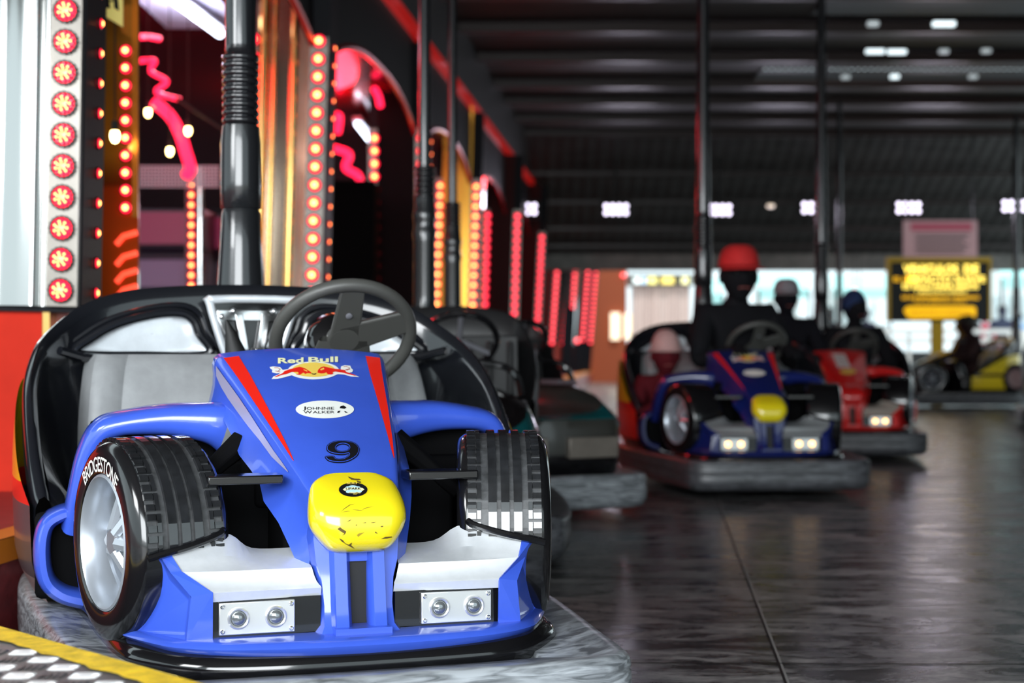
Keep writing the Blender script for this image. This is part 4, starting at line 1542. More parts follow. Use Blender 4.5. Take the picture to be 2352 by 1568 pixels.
# platform of the stand
plat = thing('platform', 'low platform with a red lit deck running along the left side of the track', 'platform', (WL(10), 10, 0))
def PL(x, y, z):
    return (x - WL(10), y - 10, z)
edge = [(WL(40), 40), (WL(3.22), 3.22), (-.489, 2.29), (-.10, 1.89), (-.10, .6), (-9, .6), (-9, 40)]
g = MB()
tp = [PL(x, y, .30) for x, y in edge]
bt_ = [PL(x, y, .0) for x, y in edge]
nn = len(edge)
g.add(tp + bt_, [tuple(range(nn))[::-1]] + [(i, (i + 1) % nn, nn + (i + 1) % nn, nn + i) for i in range(nn)])
g.build('deck', mat('deck_dark_red', (0.20, 0.03, 0.035), .4, var=.4, vscale=18), plat, smooth=False)
g = MB()
a, b2 = Vector((WL(3.28), 3.28)), Vector((WL(40), 40))
t = (b2 - a).normalized()
nr = Vector((-t.y, t.x))
g.add([PL(*(a + nr * .005), .303), PL(*(b2 + nr * .005), .303), PL(*(b2 + nr * .10), .303), PL(*(a + nr * .10), .303)], [(0, 1, 2, 3)])
g.add([PL(*(a - nr * .003), .303), PL(*(b2 - nr * .003), .303), PL(*(b2 - nr * .003), .24), PL(*(a - nr * .003), .24)], [(0, 1, 2, 3)])
g.build('edge_stripe', mat('orange_edge_paint', (0.75, 0.22, 0.015), .45), plat, smooth=False)
# checker plate with a painted yellow edge
ck = thing('checker_plate', 'steel checker plate with a worn yellow edge stripe in the lower left corner', 'checker plate', (-1.0, 2.3, .301))
ep = [(-1.395, 3.22), (-.489, 2.29), (-.10, 1.89), (-.10, 1.2), (-1.9, 1.2), (-1.9, 3.22)]
g = MB()
tp = [(x + 1.0, y - 2.3, .004) for x, y in ep]
g.add(tp + [(x, y, 0) for x, y, z in tp], [tuple(range(6))[::-1]] + [(i, (i + 1) % 6, 6 + (i + 1) % 6, 6 + i) for i in range(6)])
g.build('plate', mat('plate_dark_steel', (0.16, 0.16, 0.16), .38, metal=.5, var=.3, vscale=40), ck, smooth=False)
g = MB()
ea, eb = Vector((-.395, .92)), Vector((.90, -.41))
te = (eb - ea).normalized()
ne = Vector((te.y, -te.x))
if ne.x > 0:
    ne = -ne
cs = .0255
for i in range(-2, 44):
    for j in range(-2, 44):
        cx, cy = -.9 + i * .050, -1.0 + j * .060
        p = Vector((cx, cy))
        dist = (p - ea).dot(ne)
        if dist < .075 or cx < -.88 or cy < -1.0 or cx > .85 or cy > .88:
            continue
        hor = (i + j) % 2 == 0
        for q in range(4):
            o = (q - 1.5) * .0115
            L, W_ = .0225, .0042
            if hor:
                c = [(-L, o), (-L * .5, o - W_), (L * .5, o - W_), (L, o), (L * .5, o + W_), (-L * .5, o + W_)]
            else:
                c = [(o, -L), (o + W_, -L * .5), (o + W_, L * .5), (o, L), (o - W_, L * .5), (o - W_, -L * .5)]
            v = [(cx + x, cy + y, .004) for x, y in c] + [(cx + x * .8, cy + y * .8, .0062) for x, y in c]
            g.add(v, [(6, 7, 8, 9, 10, 11)] + [(m_, (m_ + 1) % 6, 6 + (m_ + 1) % 6, 6 + m_) for m_ in range(6)], 0 if hor else 1)
tr = g.build('tread_bar', [mat('tread_steel_lit', (0.88, 0.88, 0.88), .35, metal=.2), mat('tread_steel_shaded', (0.13, 0.13, 0.13), .4, metal=.4)], ck, smooth=False, recalc=False)  # one steel; light and shade on the two bar directions painted as tones
tr['kind'] = 'stuff'
g = MB()
rows = []
for i in range(60):
    u = i / 59
    p = ea.lerp(eb, u)
    w = .062 + .004 * math.sin(i * 2.3) + .003 * math.sin(i * 5.1)
    rows.append([(*(p + ne * .002), .0068), (*(p + ne * w), .0068)])
g.grid(rows)
g.build('yellow_stripe', mat('worn_yellow_paint', (0.90, 0.60, 0.02), .5, var=.35, vscale=30, bump=.3), ck, smooth=False)

# ceiling with beams and mesh
CEIL = mat('ceiling_dark', (0.035, 0.032, 0.028), .6)
g = MB()
g.box((-2.2, -3, 4.2), (3.0, 24, 4.3))
g.box((3.0, -3, 4.2), (11, 14.2, 4.3))
g.box((-9, -3, 4.2), (-2.2, 6.6, 4.3))
g.box((3.0, 15.4, 4.2), (11, 18.4, 4.3))
g.box((3.0, 19.2, 4.2), (11, 24, 4.3))
struct(g.build('ceiling', CEIL, smooth=False))
MESHM = mat('mesh_grey', (0.10, 0.11, 0.12), .5, metal=.3)
for ya, yb in ((14.2, 15.4), (18.4, 19.2)):
    g = MB()
    for i in range(100):
        x = 3.0 + i * .08
        g.box((x, ya, 4.19), (x + .045, yb, 4.20))
    for j in range(int((yb - ya) / .1)):
        g.box((3.0, ya + j * .1, 4.18), (11, ya + j * .1 + .06, 4.19))
    tag(g.build('ceiling_mesh', MESHM, smooth=False), 'strip of wire mesh over the gap in the dark ceiling, ' + ('nearer the camera' if ya < 15 else 'farther from the camera'), 'mesh')
BEAM = mat('beam_dark_gloss', (0.028, 0.014, 0.012), .35)
for i, y in enumerate((9.5, 11.2, 12.9, 14.2, 15.7, 17.3, 19.0, 20.3, 21.8, 23.3)):
    g = MB()
    g.box((-1.0 + 0, y, 4.08), (11, y + .10, 4.19))
    struct(g.build('trim_%d' % (i + 10), BEAM, smooth=False, bevel=.01))
g = MB()
g.box((-60, 15, 7.0), (60, 16, 9.2)) if False else None
# sloping rear canopy, its edge beam
g = MB()
rows = []
for j in range(121):
    x = -1.0 + j * .1
    dz = .012 * (j % 2)
    rows.append([(x, 23.3, 4.2 + dz), (x, 24.6, 3.55 + dz), (x, 25.9, 2.95 + dz), (x, 27.0, 2.48 + dz)])
g.grid(rows)
struct(g.build('ceiling', mat('canopy_grey', (0.045, 0.043, 0.040), .6, var=.5, vscale=1.2, stretch=(1, 6, 6)), smooth=False))
for k_, y in enumerate((24.3, 25.1, 25.9, 26.5)):
    g = MB()
    z = lerp([23.3, 24.6, 25.9, 27.0], [4.2, 3.55, 2.95, 2.48], y) - .05
    g.box((-.6, y, z - .05), (11, y + .05, z))
    struct(g.build('trim_%d' % (k_ + 30), BEAM, smooth=False))
g = MB()
g.box((-.6, 26.95, 2.22), (11, 27.1, 2.56))
struct(g.build('trim_40', mat('edge_beam_grey', (0.22, 0.21, 0.19), .5, var=.3, vscale=3), smooth=False, bevel=.02))
g = MB()
g.box((9.6, -3, 0), (9.75, 18, 4.2))
struct(g.build('wall_right', mat('right_wall_dark', (0.02, 0.02, 0.022), .6), smooth=False))

# ------------------------------------------------------------------ lamp posts and arches of the stand
STAIN = mat('stainless_panel', (0.50, 0.50, 0.49), .16, metal=1.0, rvar=.06, vscale=1.5, stretch=(1, 1, .12))
STRIP = mat('lamp_strip_brushed', (0.20, 0.185, 0.165), .35, metal=.8, var=.3, vscale=1.5)
POSTD = mat('post_black', (0.005, 0.006, 0.009), .5, spec=.12)
FARP = mat('far_post_panel', (0.06, 0.008, 0.008), .5, spec=.1)
GOLD = mat('gold_sheet', (0.80, 0.48, 0.16), .14, metal=1.0)
BEZEL = mat('lamp_bezel', (0.02, 0.012, 0.012), .25)
LRED = mat('lamp_red_glass', (0.5, 0.01, 0.02), .15, emit=(1.0, 0.012, 0.045), es=2.6, coat=.5)
LCORE = mat('lamp_bulb', (1, .6, .3), .3, emit=(1.0, 0.30, 0.07), es=9)
LCORE2 = mat('lamp_bulb_far', (1, .3, .2), .3, emit=(1.0, 0.06, 0.10), es=3.6)


def lamp_proto(detail, core):
    r = .044
    b = MB()
    b.lathe((0, 0, 0), (0, -1, 0), [(0, r), (.012, r * 1.0), (.016, r * .9), (.010, r * .84)], 24 if detail else 14)
    if detail:
        for k in range(16):
            a = 2 * PI * k / 16
            b.ball((r * .93 * math.cos(a), -.014, r * .93 * math.sin(a)), .0062, 6)
    o = b.build('lamp', BEZEL, None)
    d = MB()
    d.lathe((0, 0, 0), (0, -1, 0), [(.006, r * .86), (.016, r * .74), (.024, r * .5), (.028, r * .2), (.0285, 0)], 20 if detail else 12)
    if detail:
        for k in range(10):
            a = 2 * PI * k / 10 + .3
            d.ball((r * .66 * math.cos(a), -.021, r * .66 * math.sin(a)), .0050, 6)
    g_ = d.build('glass', LRED, o)
    c = MB()
    if detail:
        pts = [(0, 0)] + [(.0125 * math.cos(2 * PI * k / 5 + .4), .0125 * math.sin(2 * PI * k / 5 + .4)) for k in range(5)] + [(.0225 * math.cos(2 * PI * k / 7), .0225 * math.sin(2 * PI * k / 7)) for k in range(7)]
        for x, z in pts:
            c.ball((x, -.0285 + (x * x + z * z) * 10, z), .0042, 8)
        c.build('led', core, o)
    else:
        c.lathe((0, 0, 0), (0, -1, 0), [(.026, r * .46), (.031, r * .3), (.032, 0)], 10)
        c.build('led', core, o)
    return o


def copy_tree(o, parent):
    c = o.copy()
    COL.objects.link(c)
    c.parent = parent
    for ch in o.children:
        d = ch.copy()
        COL.objects.link(d)
        d.parent = c
    return c


PROTO = {'near': lamp_proto(True, LCORE), 'mid': lamp_proto(False, LCORE), 'far': lamp_proto(False, LCORE2)}
used_proto = set()


def put_lamp(kind, parent, loc, rz=0.0):
    p = PROTO[kind]
    if kind not in used_proto:
        used_proto.add(kind)
        o = p
        o.parent = parent
    else:
        o = copy_tree(p, parent)
    o.location = loc
    o.scale = (1, 1, 1)
    o.rotation_euler = (0, 0, rz)
    return o


def light_post(label, px, d, z0, z1, kind, lean=0.0, inner=True, w=.40, side=True, pl=None, top=3.45, pitch=.109, off=0.0, gold=False):
    X = PX(px, d)
    p = thing('light_post', label, 'light post', (X, d, z0), 0, 'light posts along the stand')
    p.rotation_euler = (0, lean, 0)
    h = z1 - z0
    g = MB()
    if kind == 'near':
        prof = [(-.60, .02), (-.46, .012), (-.40, .035), (-.30, .012), (-.265, .004), (-.225, .020), (-.165, .004), (-.125, .0), (-.100, .002), (-.088, .026), (-.070, .034), (-.056, .012)]
        prof = crom(prof, 4)
        g.grid([[(x, y, 0) for x, y in prof], [(x, y, top - z0) for x, y in prof]])
    else:
        g.box((-w + .02, .012, 0), (-.055, .10, top - z0))
    g.build('panel', pl or STAIN, p, smooth=(kind == 'near'), bevel=0 if kind == 'near' else .004)
    if gold:
        for i, (a, b2) in enumerate(((-.335, -.30), (-.27, -.255), (-.15, -.125))):
            g = MB()
            g.cyl((a, .012, 0), (a, .012, top - z0), b2 - a, None, 16)
            g.build('gold_rod', GOLD, p)
    g = MB()
    ts = (top if kind == 'near' else z1 + .04) - z0
    g.box((-.055, 0, 0), (.055, .03, ts))
    if inner:
        g.box((-w - .055, 0, 0), (-w + .02, .03, ts))
    g.build('lamp_strip', STRIP, p, smooth=False)
    g = MB()
    g.box((-w - .05, .04 if kind == 'near' else .03, -(z0 - .3) if kind == 'far' else -.02), (.060, .42 if kind != 'near' else .30, top - z0))
    g.build('post_body', POSTD, p, smooth=False)
    n = int((h + .03) / pitch)
    for i in range(n + 1):
        z = off + i * pitch
        put_lamp(kind, p, (0, 0, z))
        if inner:
            put_lamp(kind, p, (-w, 0, z))
        if side and kind != 'far':
            put_lamp('mid', p, (.062, .20, z), PI / 2).scale = (.5, .5, .5)
    return p


light_post('mirror steel lamp post with ten large red lamps at the left edge', 140, 5.35, PZ(703, 5.35), 3.0, 'near', lean=.0185, inner=False, w=.60, off=.055)
light_post('golden lamp post with red lamps seen behind the steering wheel', 714, 9.24, .98, 2.66, 'mid', lean=.030, gold=True, off=.06, pl=mat('warm_stainless', (0.80, 0.66, 0.50), .13, metal=1, rvar=.05, vscale=2, stretch=(1, 1, .1)))
light_post('lamp post partly hidden by the ribbed black pole, third from the camera', 968, 13.05, .98, 2.66, 'mid', pl=mat('dark_rose_panel', (0.008, 0.004, 0.005), .6, spec=.06))
light_post('lamp post with a yellow lit panel, fourth from the camera', 1084, 16.9, .98, 2.66, 'mid', lean=.03, pl=mat('amber_panel', (0.7, 0.35, 0.03), .2, metal=.6))
light_post('lamp post fifth from the camera, its lamps paler pink', 1180, 20.6, .98, 2.66, 'far', lean=.03, pl=FARP)
light_post('lamp post sixth from the camera, just past the black car seat', 1233, 24.4, .98, 2.66, 'far', lean=.05, w=.56, pl=FARP)
light_post('lamp post seventh from the camera, above the steering wheel arc of the silver car', 1268, 28.6, .95, 2.66, 'far', lean=.07, w=.30, pl=FARP)
light_post('short lamp post, third from the far end of the row', 1316, 31.3, 1.70, 2.66, 'far', inner=False, w=.12, lean=.06, pl=FARP)
light_post('leaning lamp post fourth from the far end of the row', 1292, 31.9, .95, 2.66, 'far', inner=False, w=.12, lean=.08, pl=FARP)
light_post('lamp post next to last at the far end of the row', 1338, 34.6, 1.05, 2.66, 'far', inner=False, w=.12, lean=.08, pl=FARP)
light_post('last lamp post at the far end of the row', 1356, 36.2, 1.0, 2.62, 'far', inner=False, w=.12, lean=.08, pl=FARP)

LWX = lambda y: .0977 * y - 2.11
# arch panels between the posts, red fascia above
ARCH = mat('arch_panel_dark', (0.012, 0.010, 0.012), .5, spec=.15)
TRIMR = mat('arch_trim_red', (0.45, 0.03, 0.04), .25, metal=.4)
dd = [5.75, 9.24, 13.05, 16.9, 20.6, 24.4, 28.6, 31.9]
nm_ = ['first', 'second', 'third', 'fourth', 'fifth', 'sixth', 'seventh']
for i in range(7):
    ya, yb = dd[i] + .42 * (i > 0), dd[i + 1]
    A = thing('arch_panel', 'dark arched panel with a red rim in the %s bay of the stand' % nm_[i], 'arch panel', (LWX(ya), ya, 2.6), 0, 'arch panels of the stand')
    g = MB()
    rows = []
    arc = []
    for j in range(25):
        u = j / 24
        y = (yb - ya) * u
        x = y * .0977 - .03
        zz = .06 + .27 * (1 - abs(2 * u - 1) ** 2.6)
        rows.append([(x, y, zz), (x, y, .92)])
        arc.append((x + .03, y, zz))
    g.grid(rows)
    g.build('spandrel', ARCH, A, smooth=False, solid=.03)
    t_ = MB()
    t_.tube(arc, .022, 8)
    t_.build('arch_rim', TRIMR, A)
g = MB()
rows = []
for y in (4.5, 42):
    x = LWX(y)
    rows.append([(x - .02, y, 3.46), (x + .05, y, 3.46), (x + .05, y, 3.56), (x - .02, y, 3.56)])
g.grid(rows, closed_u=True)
struct(g.build('trim_1', mat('fascia_red_lit', (0.65, 0.02, 0.02), .22, coat=.6, emit=(.9, .015, .01), es=.4), smooth=False))  # emission stands in for red light falling on the painted beam
g = MB()
g.add([(LWX(4.5) - .02, 4.5, 3.55), (LWX(42) - .02, 42, 3.55), (LWX(42) - .02, 42, 4.25), (LWX(4.5) - .02, 4.5, 4.25)], [(0, 1, 2, 3)])
struct(g.build('wall_left', mat('fascia_dark', (0.02, 0.016, 0.016), .5), smooth=False, solid=.04))
# low wall under the posts
g = MB()
rows = []
for y in (6.0, 37.5):
    x = LWX(y) + .02
    rows.append([(x, y, .3), (x, y, .95), (x - .35, y, .95), (x - .35, y, .3)])
g.grid(rows, closed_u=True)
g.add(rows[0], [(0, 1, 2, 3)])
g.v = [PL(*p) for p in g.v]
g.build('low_wall', mat('counter_front_red', (0.26, 0.025, 0.015), .7, spec=.1), plat, smooth=False)
# end wall with two lit windows
g = MB()
g.box((PX(1325, 38), 38, 0), (PX(1440, 38), 38.2, PZ(618, 38)))
struct(g.build('wall_back', mat('orange_brown_wall', (0.35, 0.07, 0.02), .6), smooth=False))
for i, (a, b2, c, d_) in enumerate(((1403, 1424, 718, 780), (1434, 1452, 720, 778))):
    g = MB()
    g.box((PX(a, 37.9), 37.9, PZ(d_, 37.9)), (PX(b2, 37.9), 37.97, PZ(c, 37.9)))
    o = g.build('window_%d' % (i + 1), mat('lit_window', (1, .9, .7), .4, emit=(1, .82, .55), es=1.3), smooth=False)
    struct(o)

# red counter in front, gold trim and orange acrylic panel
ct = thing('counter', 'bright red counter front under the mirror steel post at the left edge', 'counter', (-2.2, 5.42, .3))
g = MB()
g.box((-1.2, 0, 0), (PX(97, 5.42) + 2.2, .5, PZ(705, 5.42) - .3))
g.build('front_panel', mat('bright_red_panel', (0.62, 0.028, 0.012), .7, var=.1, vscale=4, spec=.15), ct, smooth=False)
g = MB()
g.box((PX(98, 5.42) + 2.2, .0, 0), (PX(114, 5.42) + 2.2, .4, PZ(705, 5.42) - .3))
g.build('corner_trim', GOLD, ct, smooth=False)
g = MB()
g.box((PX(114, 5.5) + 2.2, .08, 0), (PX(230, 5.5) + 2.2, .4, PZ(703, 5.5) - .3))
g.build('side_panel', mat('dark_red_panel', (0.22, 0.02, 0.015), .4), ct, smooth=False)

def acryl_mat():
    m = bpy.data.materials.new('orange_acrylic')
    m.use_nodes = True
    nt = m.node_tree
    b = nt.nodes['Principled BSDF']
    b.inputs['Roughness'].default_value = .12
    b.inputs['Metallic'].default_value = .35
    b.inputs['Coat Weight'].default_value = 1
    tc = nt.nodes.new('ShaderNodeTexCoord')
    sp = nt.nodes.new('ShaderNodeSeparateXYZ')
    rp = nt.nodes.new('ShaderNodeValToRGB')
    mr = nt.nodes.new('ShaderNodeMapRange')
    mr.inputs['From Max'].default_value = 2.2
    e = rp.color_ramp.elements
    e[0].position, e[0].color = 0, (.60, .10, .01, 1)
    e[1].position, e[1].color = 1, (.25, .05, .01, 1)
    for p, c in ((.16, (.75, .09, .012, 1)), (.235, (.55, .06, .01, 1)), (.245, (.20, .03, .005, 1)), (.30, (.35, .13, .015, 1)), (.55, (.38, .16, .02, 1))):
        q = rp.color_ramp.elements.new(p)
        q.color = c
    nt.links.new(tc.outputs['Object'], sp.inputs[0])
    nt.links.new(sp.outputs['Z'], mr.inputs['Value'])
    nt.links.new(mr.outputs[0], rp.inputs[0])
    nt.links.new(rp.outputs[0], b.inputs['Base Color'])
    return m


DA = 6.3
ac = thing('acrylic_panel', 'orange and gold acrylic panel with a column of red lamps, right of the steel post', 'panel', (PX(268, DA), DA, .95))
g = MB()
hw = (318 - 218) / 2 / FPX * DA
g.box((-hw, 0, 0), (hw, .02, 2.45))
g.build('sheet', acryl_mat(), ac, smooth=False)
g = MB()
g.box((hw * .72, -.008, .40), (hw * 1.0, 0, 2.45))
g.build('edge_strip', mat('amber_strip', (0.7, 0.22, 0.02), .25, metal=.4), ac, smooth=False)
for i in range(10):
    o = put_lamp('mid', ac, (PX(291, DA) - PX(268, DA), -.01, PZ(118 + 40 * i, DA) - .95))
    o.scale = (.62, .62, .62)
g = MB()
for i, y in enumerate((545, 592, 632, 668)):
    z = PZ(y, DA) - .95
    g.sweep([(.0, -.006, z - .03), (.03, -.008, z + .004), (.085, -.006, z + .02)], .012, .004, (0, 1, 0), 10)
g.build('neon_swirl', mat('neon_coral', (1, .1, .05), .3, emit=(1, .07, .03), es=1.6), ac)
ys_ = thing('sign', 'yellow sign with black marks hanging at the top left', 'sign', (PX(250, 6.1), 6.1, PZ(30, 6.1)))
g = MB()
q = [(220, -40), (283, -40), (283, 63), (219, 24)]
g.add([(PX(x, 6.1) - PX(250, 6.1), 0, PZ(y, 6.1) - PZ(30, 6.1)) for x, y in q], [(0, 1, 2, 3)])
g.build('board', mat('sign_yellow', (0.9, 0.75, 0.25), .5, emit=(1, .8, .2), es=.25), ys_, smooth=False, solid=.012)
g = MB()
for P_ in (((228, -5), (236, -5), (240, 18), (232, 14)), ((240, -20), (250, -20), (256, 22), (247, 20)), ((262, -10), (272, -14), (276, 28), (264, 20)), ((225, 8), (262, 0), (262, 5), (226, 13))):
    g.add([(PX(x, 6.1) - PX(250, 6.1), -.014, PZ(y, 6.1) - PZ(30, 6.1)) for x, y in P_], [(0, 1, 2, 3)])
g.build('marking', INK, ys_, smooth=False)

# ------------------------------------------------------------------ inside of the stand
g = MB()
g.add([(-9, 6.6, 3.05), (LWX(6.6) - .1, 6.6, 3.05), (LWX(38) - .1, 38, 3.05), (-9, 38, 3.05)], [(0, 1, 2, 3)])
struct(g.build('ceiling', mat('stand_ceiling_red', (0.22, 0.012, 0.02), .22, coat=.5, bump=.4, vscale=1.3), smooth=False, solid=.03))
g = MB()
g.add([(-7, 5, .3), (-7, 38, .3), (-7, 38, 3.05), (-7, 5, 3.05)], [(0, 1, 2, 3)])
g.add([(-7, 24, .3), (LWX(24) - .5, 24, .3), (LWX(24) - .5, 24, 3.05), (-7, 24, 3.05)], [(0, 1, 2, 3)])
struct(g.build('wall_left', mat('stand_back_wall', (0.05, 0.03, 0.05), .5, var=.5, vscale=2), smooth=False))
TUBE = mat('tube_white', (1, 1, 1), .3, emit=(0.75, 0.82, 1.0), es=7)


def tube_light(label, a, b2, r=.018):
    t_ = thing('tube_light', label, 'tube light', a, 0)
    g_ = MB()
    v = Vector(b2) - Vector(a)
    g_.cyl((0, 0, 0), v, r, None, 12)
    g_.build('tube', TUBE, t_)
    g_ = MB()
    g_.box((-.04, 0, .03), (.04, v.length, .07), rot=Matrix.Rotation(math.atan2(-v.x, v.y), 3, 'Z'), piv=(0, 0, .03))
    g_.build('housing', mat('white_housing', (.7, .7, .75), .5), t_)


tube_light('bright white tube light under the red ceiling at the top left', (PX(385, 9.0), 9.0, 2.90), (PX(505, 10.1), 10.1, 2.90), .03)
tube_light('short white tube light seen through the arch behind the steering wheel', (PX(820, 14.0), 14.0, 2.88), (PX(858, 15.3), 15.3, 2.86), .022)
point('tube_glow', (PX(440, 9.5), 9.5, 2.75), 14, (.7, .72, 1), .1)
g = MB()
g.box((PX(322, 9.6), 8.7, 2.985), (PX(512, 9.6), 10.35, 3.03))
tag(g.build('ceiling_panel', mat('panel_violet_lit', (.75, .74, .85), .5), smooth=False), 'added ceiling panel coloured like the violet light around the bright tube', 'ceiling panel')  # added panel, its tint stands in for tube light on the ceiling
NEON = mat('neon_red', (1, .05, .08), .3, emit=(1, .012, .06), es=3.2)


def neon(label, pts, d, r):
    o0 = (PX(pts[0][0], d), d, PZ(pts[0][1], d))
    g_ = MB()
    P_ = crom([(PX(x, d) - o0[0], .35 * i / len(pts), PZ(y, d) - o0[2]) for i, (x, y) in enumerate(pts)], 5)
    g_.tube(P_, r, 10)
    return tag(g_.build('neon_tube', NEON, loc=o0), label, 'neon tube')


neon('thick curved red neon tube hanging inside the stand', [(352, 232), (385, 262), (403, 300), (412, 340), (418, 375), (405, 388)], 9.0, .036)
neon('red neon zigzag on the stand ceiling, topmost', [(318, 85), (330, 75), (345, 70)], 9.0, .018)
neon('red neon zigzag above the warm bulbs', [(320, 140), (350, 135), (335, 155), (368, 175), (338, 196), (390, 210)], 9.0, .016)
neon('red neon curl inside the second arch, upper', [(755, 270), (775, 262), (768, 295)], 13.5, .035)
neon('red neon curl inside the second arch, lower', [(765, 340), (800, 352), (790, 380), (815, 395), (820, 408)], 13.5, .035)
neon('red neon spot at the shoulder of the second arch', [(860, 205), (866, 215), (868, 232)], 12.6, .028)
BULB = mat('warm_bulb', (1, .9, .6), .3, emit=(1, .72, .25), es=16)
for lb, x, y, d in (('upper left warm bulb hanging below the red neon', 340, 258, 9), ('warm bulb hanging right of the thick neon tube', 432, 300, 9), ('lowest warm bulb hanging in front of the thick neon tube', 390, 347, 9),
                    ('warm bulb reflected light seen against the gold panel', 264, 312, 6.15)):
    t_ = thing('hanging_bulb', lb, 'light bulb', PP(x, y, d))
    g = MB()
    g.ball((0, 0, 0), .020, 12, sc=(1, 1, 1.5))
    g.build('bulb', BULB, t_)
    g = MB()
    g.cyl((0, 0, .02), (0, 0, .06), .014, None, 10)
    g.cyl((0, 0, .05), (0, 0, 3.04 - PZ(y, d)), .003, None, 6)
    g.build('holder', BLACKM, t_)
# machines inside
CABS = [('purple and grey arcade machine behind the orange panel', 358, 12, .75, (.045, .030, .055), (.30, .22, .34)), ('dark arcade machine beside the lamp column inside the stand', 410, 13, .5, (.03, .03, .04), (.3, .2, .2)),
        ('grey arcade machine left of the leaning pole', 478, 12.5, .55, (.06, .05, .065), (.3, .24, .3)), ('black booth seen through the arch behind the steering wheel', 796, 11.9, .42, (.004, .004, .004), (.02, .02, .02)),
        ('dark machine with a red top through the third arch', 905, 17.0, .6, (.03, .02, .03), (.3, .02, .05))]
for lb, x, d, w, c0, c1 in CABS:
    t_ = thing('arcade_machine', lb, 'arcade machine', (PX(x, d), d, .3))
    booth = 'booth' in lb
    H_ = 1.62 if not booth else PZ(412, d) - .3
    g = MB()
    prof = [(0, 0), (0, .75), (-.12, .80), (-.12, .88), (.10, .95), (.18, H_ - .35), (.05, H_ - .30), (.02, H_), (.6, H_), (.6, 0)]
    if booth:
        prof = [(0, 0), (0, H_ - .12), (.06, H_), (.5, H_), (.5, 0)]
    n_ = len(prof)
    g.add([(-w / 2, y, z) for y, z in prof] + [(w / 2, y, z) for y, z in prof], [tuple(range(n_)), tuple(range(n_, 2 * n_))[::-1]] + [(i, (i + 1) % n_, n_ + (i + 1) % n_, n_ + i) for i in range(n_)])
    g.build('cabinet', mat('cab_%s' % lb[:8], c0, .4 if not booth else .95, spec=.5 if not booth else .02), t_, smooth=False, bevel=.01)
    if not booth:
        g = MB()
        g.box((-w * .42, .10, 1.0), (w * .42, .14, H_ - .4), rot=Matrix.Rotation(-.2, 3, 'X'))
        g.build('screen', mat('scr_%s' % lb[:8], c1, .2, emit=c1, es=.12), t_, smooth=False)
        g = MB()
        g.box((-w * .45, -.02, H_ - .28), (w * .45, .04, H_ - .03))
        g.build('marquee', mat('marquee_magenta', (.20, .01, .06), .4, emit=(.9, .02, .18), es=.10), t_, smooth=False)
# light column inside the stand, chrome tube beside it, mesh panel
ip = thing('lamp_column', 'column of red lamps standing inside the stand among the machines', 'light post', (PX(440, 11.3), 11.3, .9))
g = MB()
g.box((-.045, 0, -.6), (.045, .05, 1.2))
g.build('lamp_strip', mat('strip_dark_red', (.15, .02, .03), .4), ip, smooth=False)
for i in range(11):
    put_lamp('mid', ip, (0, 0, PZ(425, 11.3) - .9 - i * .0743)).scale = (.68, .68, .68)
ch = MB()
ch.cyl((0, 0, .3), (0, 0, PZ(385, 11.2)), .022, None, 16)
tag(ch.build('chrome_tube', CHROME, loc=(PX(460, 11.2), 11.2, 0)), 'chrome tube standing beside the inner lamp column', 'tube')
ms_ = MB()
for i in range(24):
    ms_.box((PX(320, 10) + i * .022, 10, PZ(430, 10)), (PX(320, 10) + i * .022 + .008, 10.006, PZ(380, 10)))
for i in range(7):
    ms_.box((PX(320, 10), 9.996, PZ(430, 10) + i * .022), (PX(505, 10), 10.0, PZ(430, 10) + i * .022 + .008))
tag(ms_.build('mesh_panel', mat('mesh_light', (.22, .20, .23), .4, metal=.4), smooth=False), 'light grey mesh panel inside the stand below the warm bulbs', 'mesh')
cb_ = MB()
cb_.tube([PP(405, 225, 8.8), PP(450, 255, 8.8), PP(510, 295, 8.8)], .012, 6)
tag(cb_.build('cable', BLACKM), 'dark cable strung across the stand beside the thick neon tube', 'cable')

# ------------------------------------------------------------------ flood lights in the hall
FL = mat('flood_led', (1, 1, 1), .3, emit=(0.86, 0.78, 1.0), es=4.5)
ft = None
for i, (x, y) in enumerate(((1205, 480), (1415, 481), (1652, 482), (1870, 477), (2087, 477), (2330, 473))):
    d = 24.0
    lb = ['leftmost flood light, over the far end of the lamp posts', 'second flood light from the left in the row under the ceiling', 'flood light just right of the pole of the shaded blue car', 'flood light half hidden by the pole of the red car',
          'flood light above the pink notice board', 'flood light at the right edge of the picture'][i]
    t_ = thing('flood_light', lb, 'flood light', PP(x, y, d), 0, 'flood lights under the ceiling')
    if i == 0:
        g = MB()
        g.box((-.24, .0, -.16), (.24, .09, .14))
        a1 = g.build('housing', BLACKM, t_, smooth=False, bevel=.01)
        g = MB()
        g.cyl((0, .05, .14), (0, .05, 4.15 - PZ(480, d)), .02, None, 8)
        a2 = g.build('hanger', BLACKM, t_)
        g = MB()
        g.lathe((-.155, -.002, .055), (0, -1, 0), [(0, .033), (.01, .03), (.014, 0)], 12)
        a3 = g.build('led', FL, t_)
        led0 = a3
        for c_ in range(4):
            for r_ in range(2):
                if c_ or r_:
                    q = led0.copy()
                    COL.objects.link(q)
                    q.location = (c_ * .103, 0, -r_ * .108)
                    q.parent = t_
        ft = t_
    else:
        for chd in ft.children:
            q = chd.copy()
            COL.objects.link(q)
            q.parent = t_
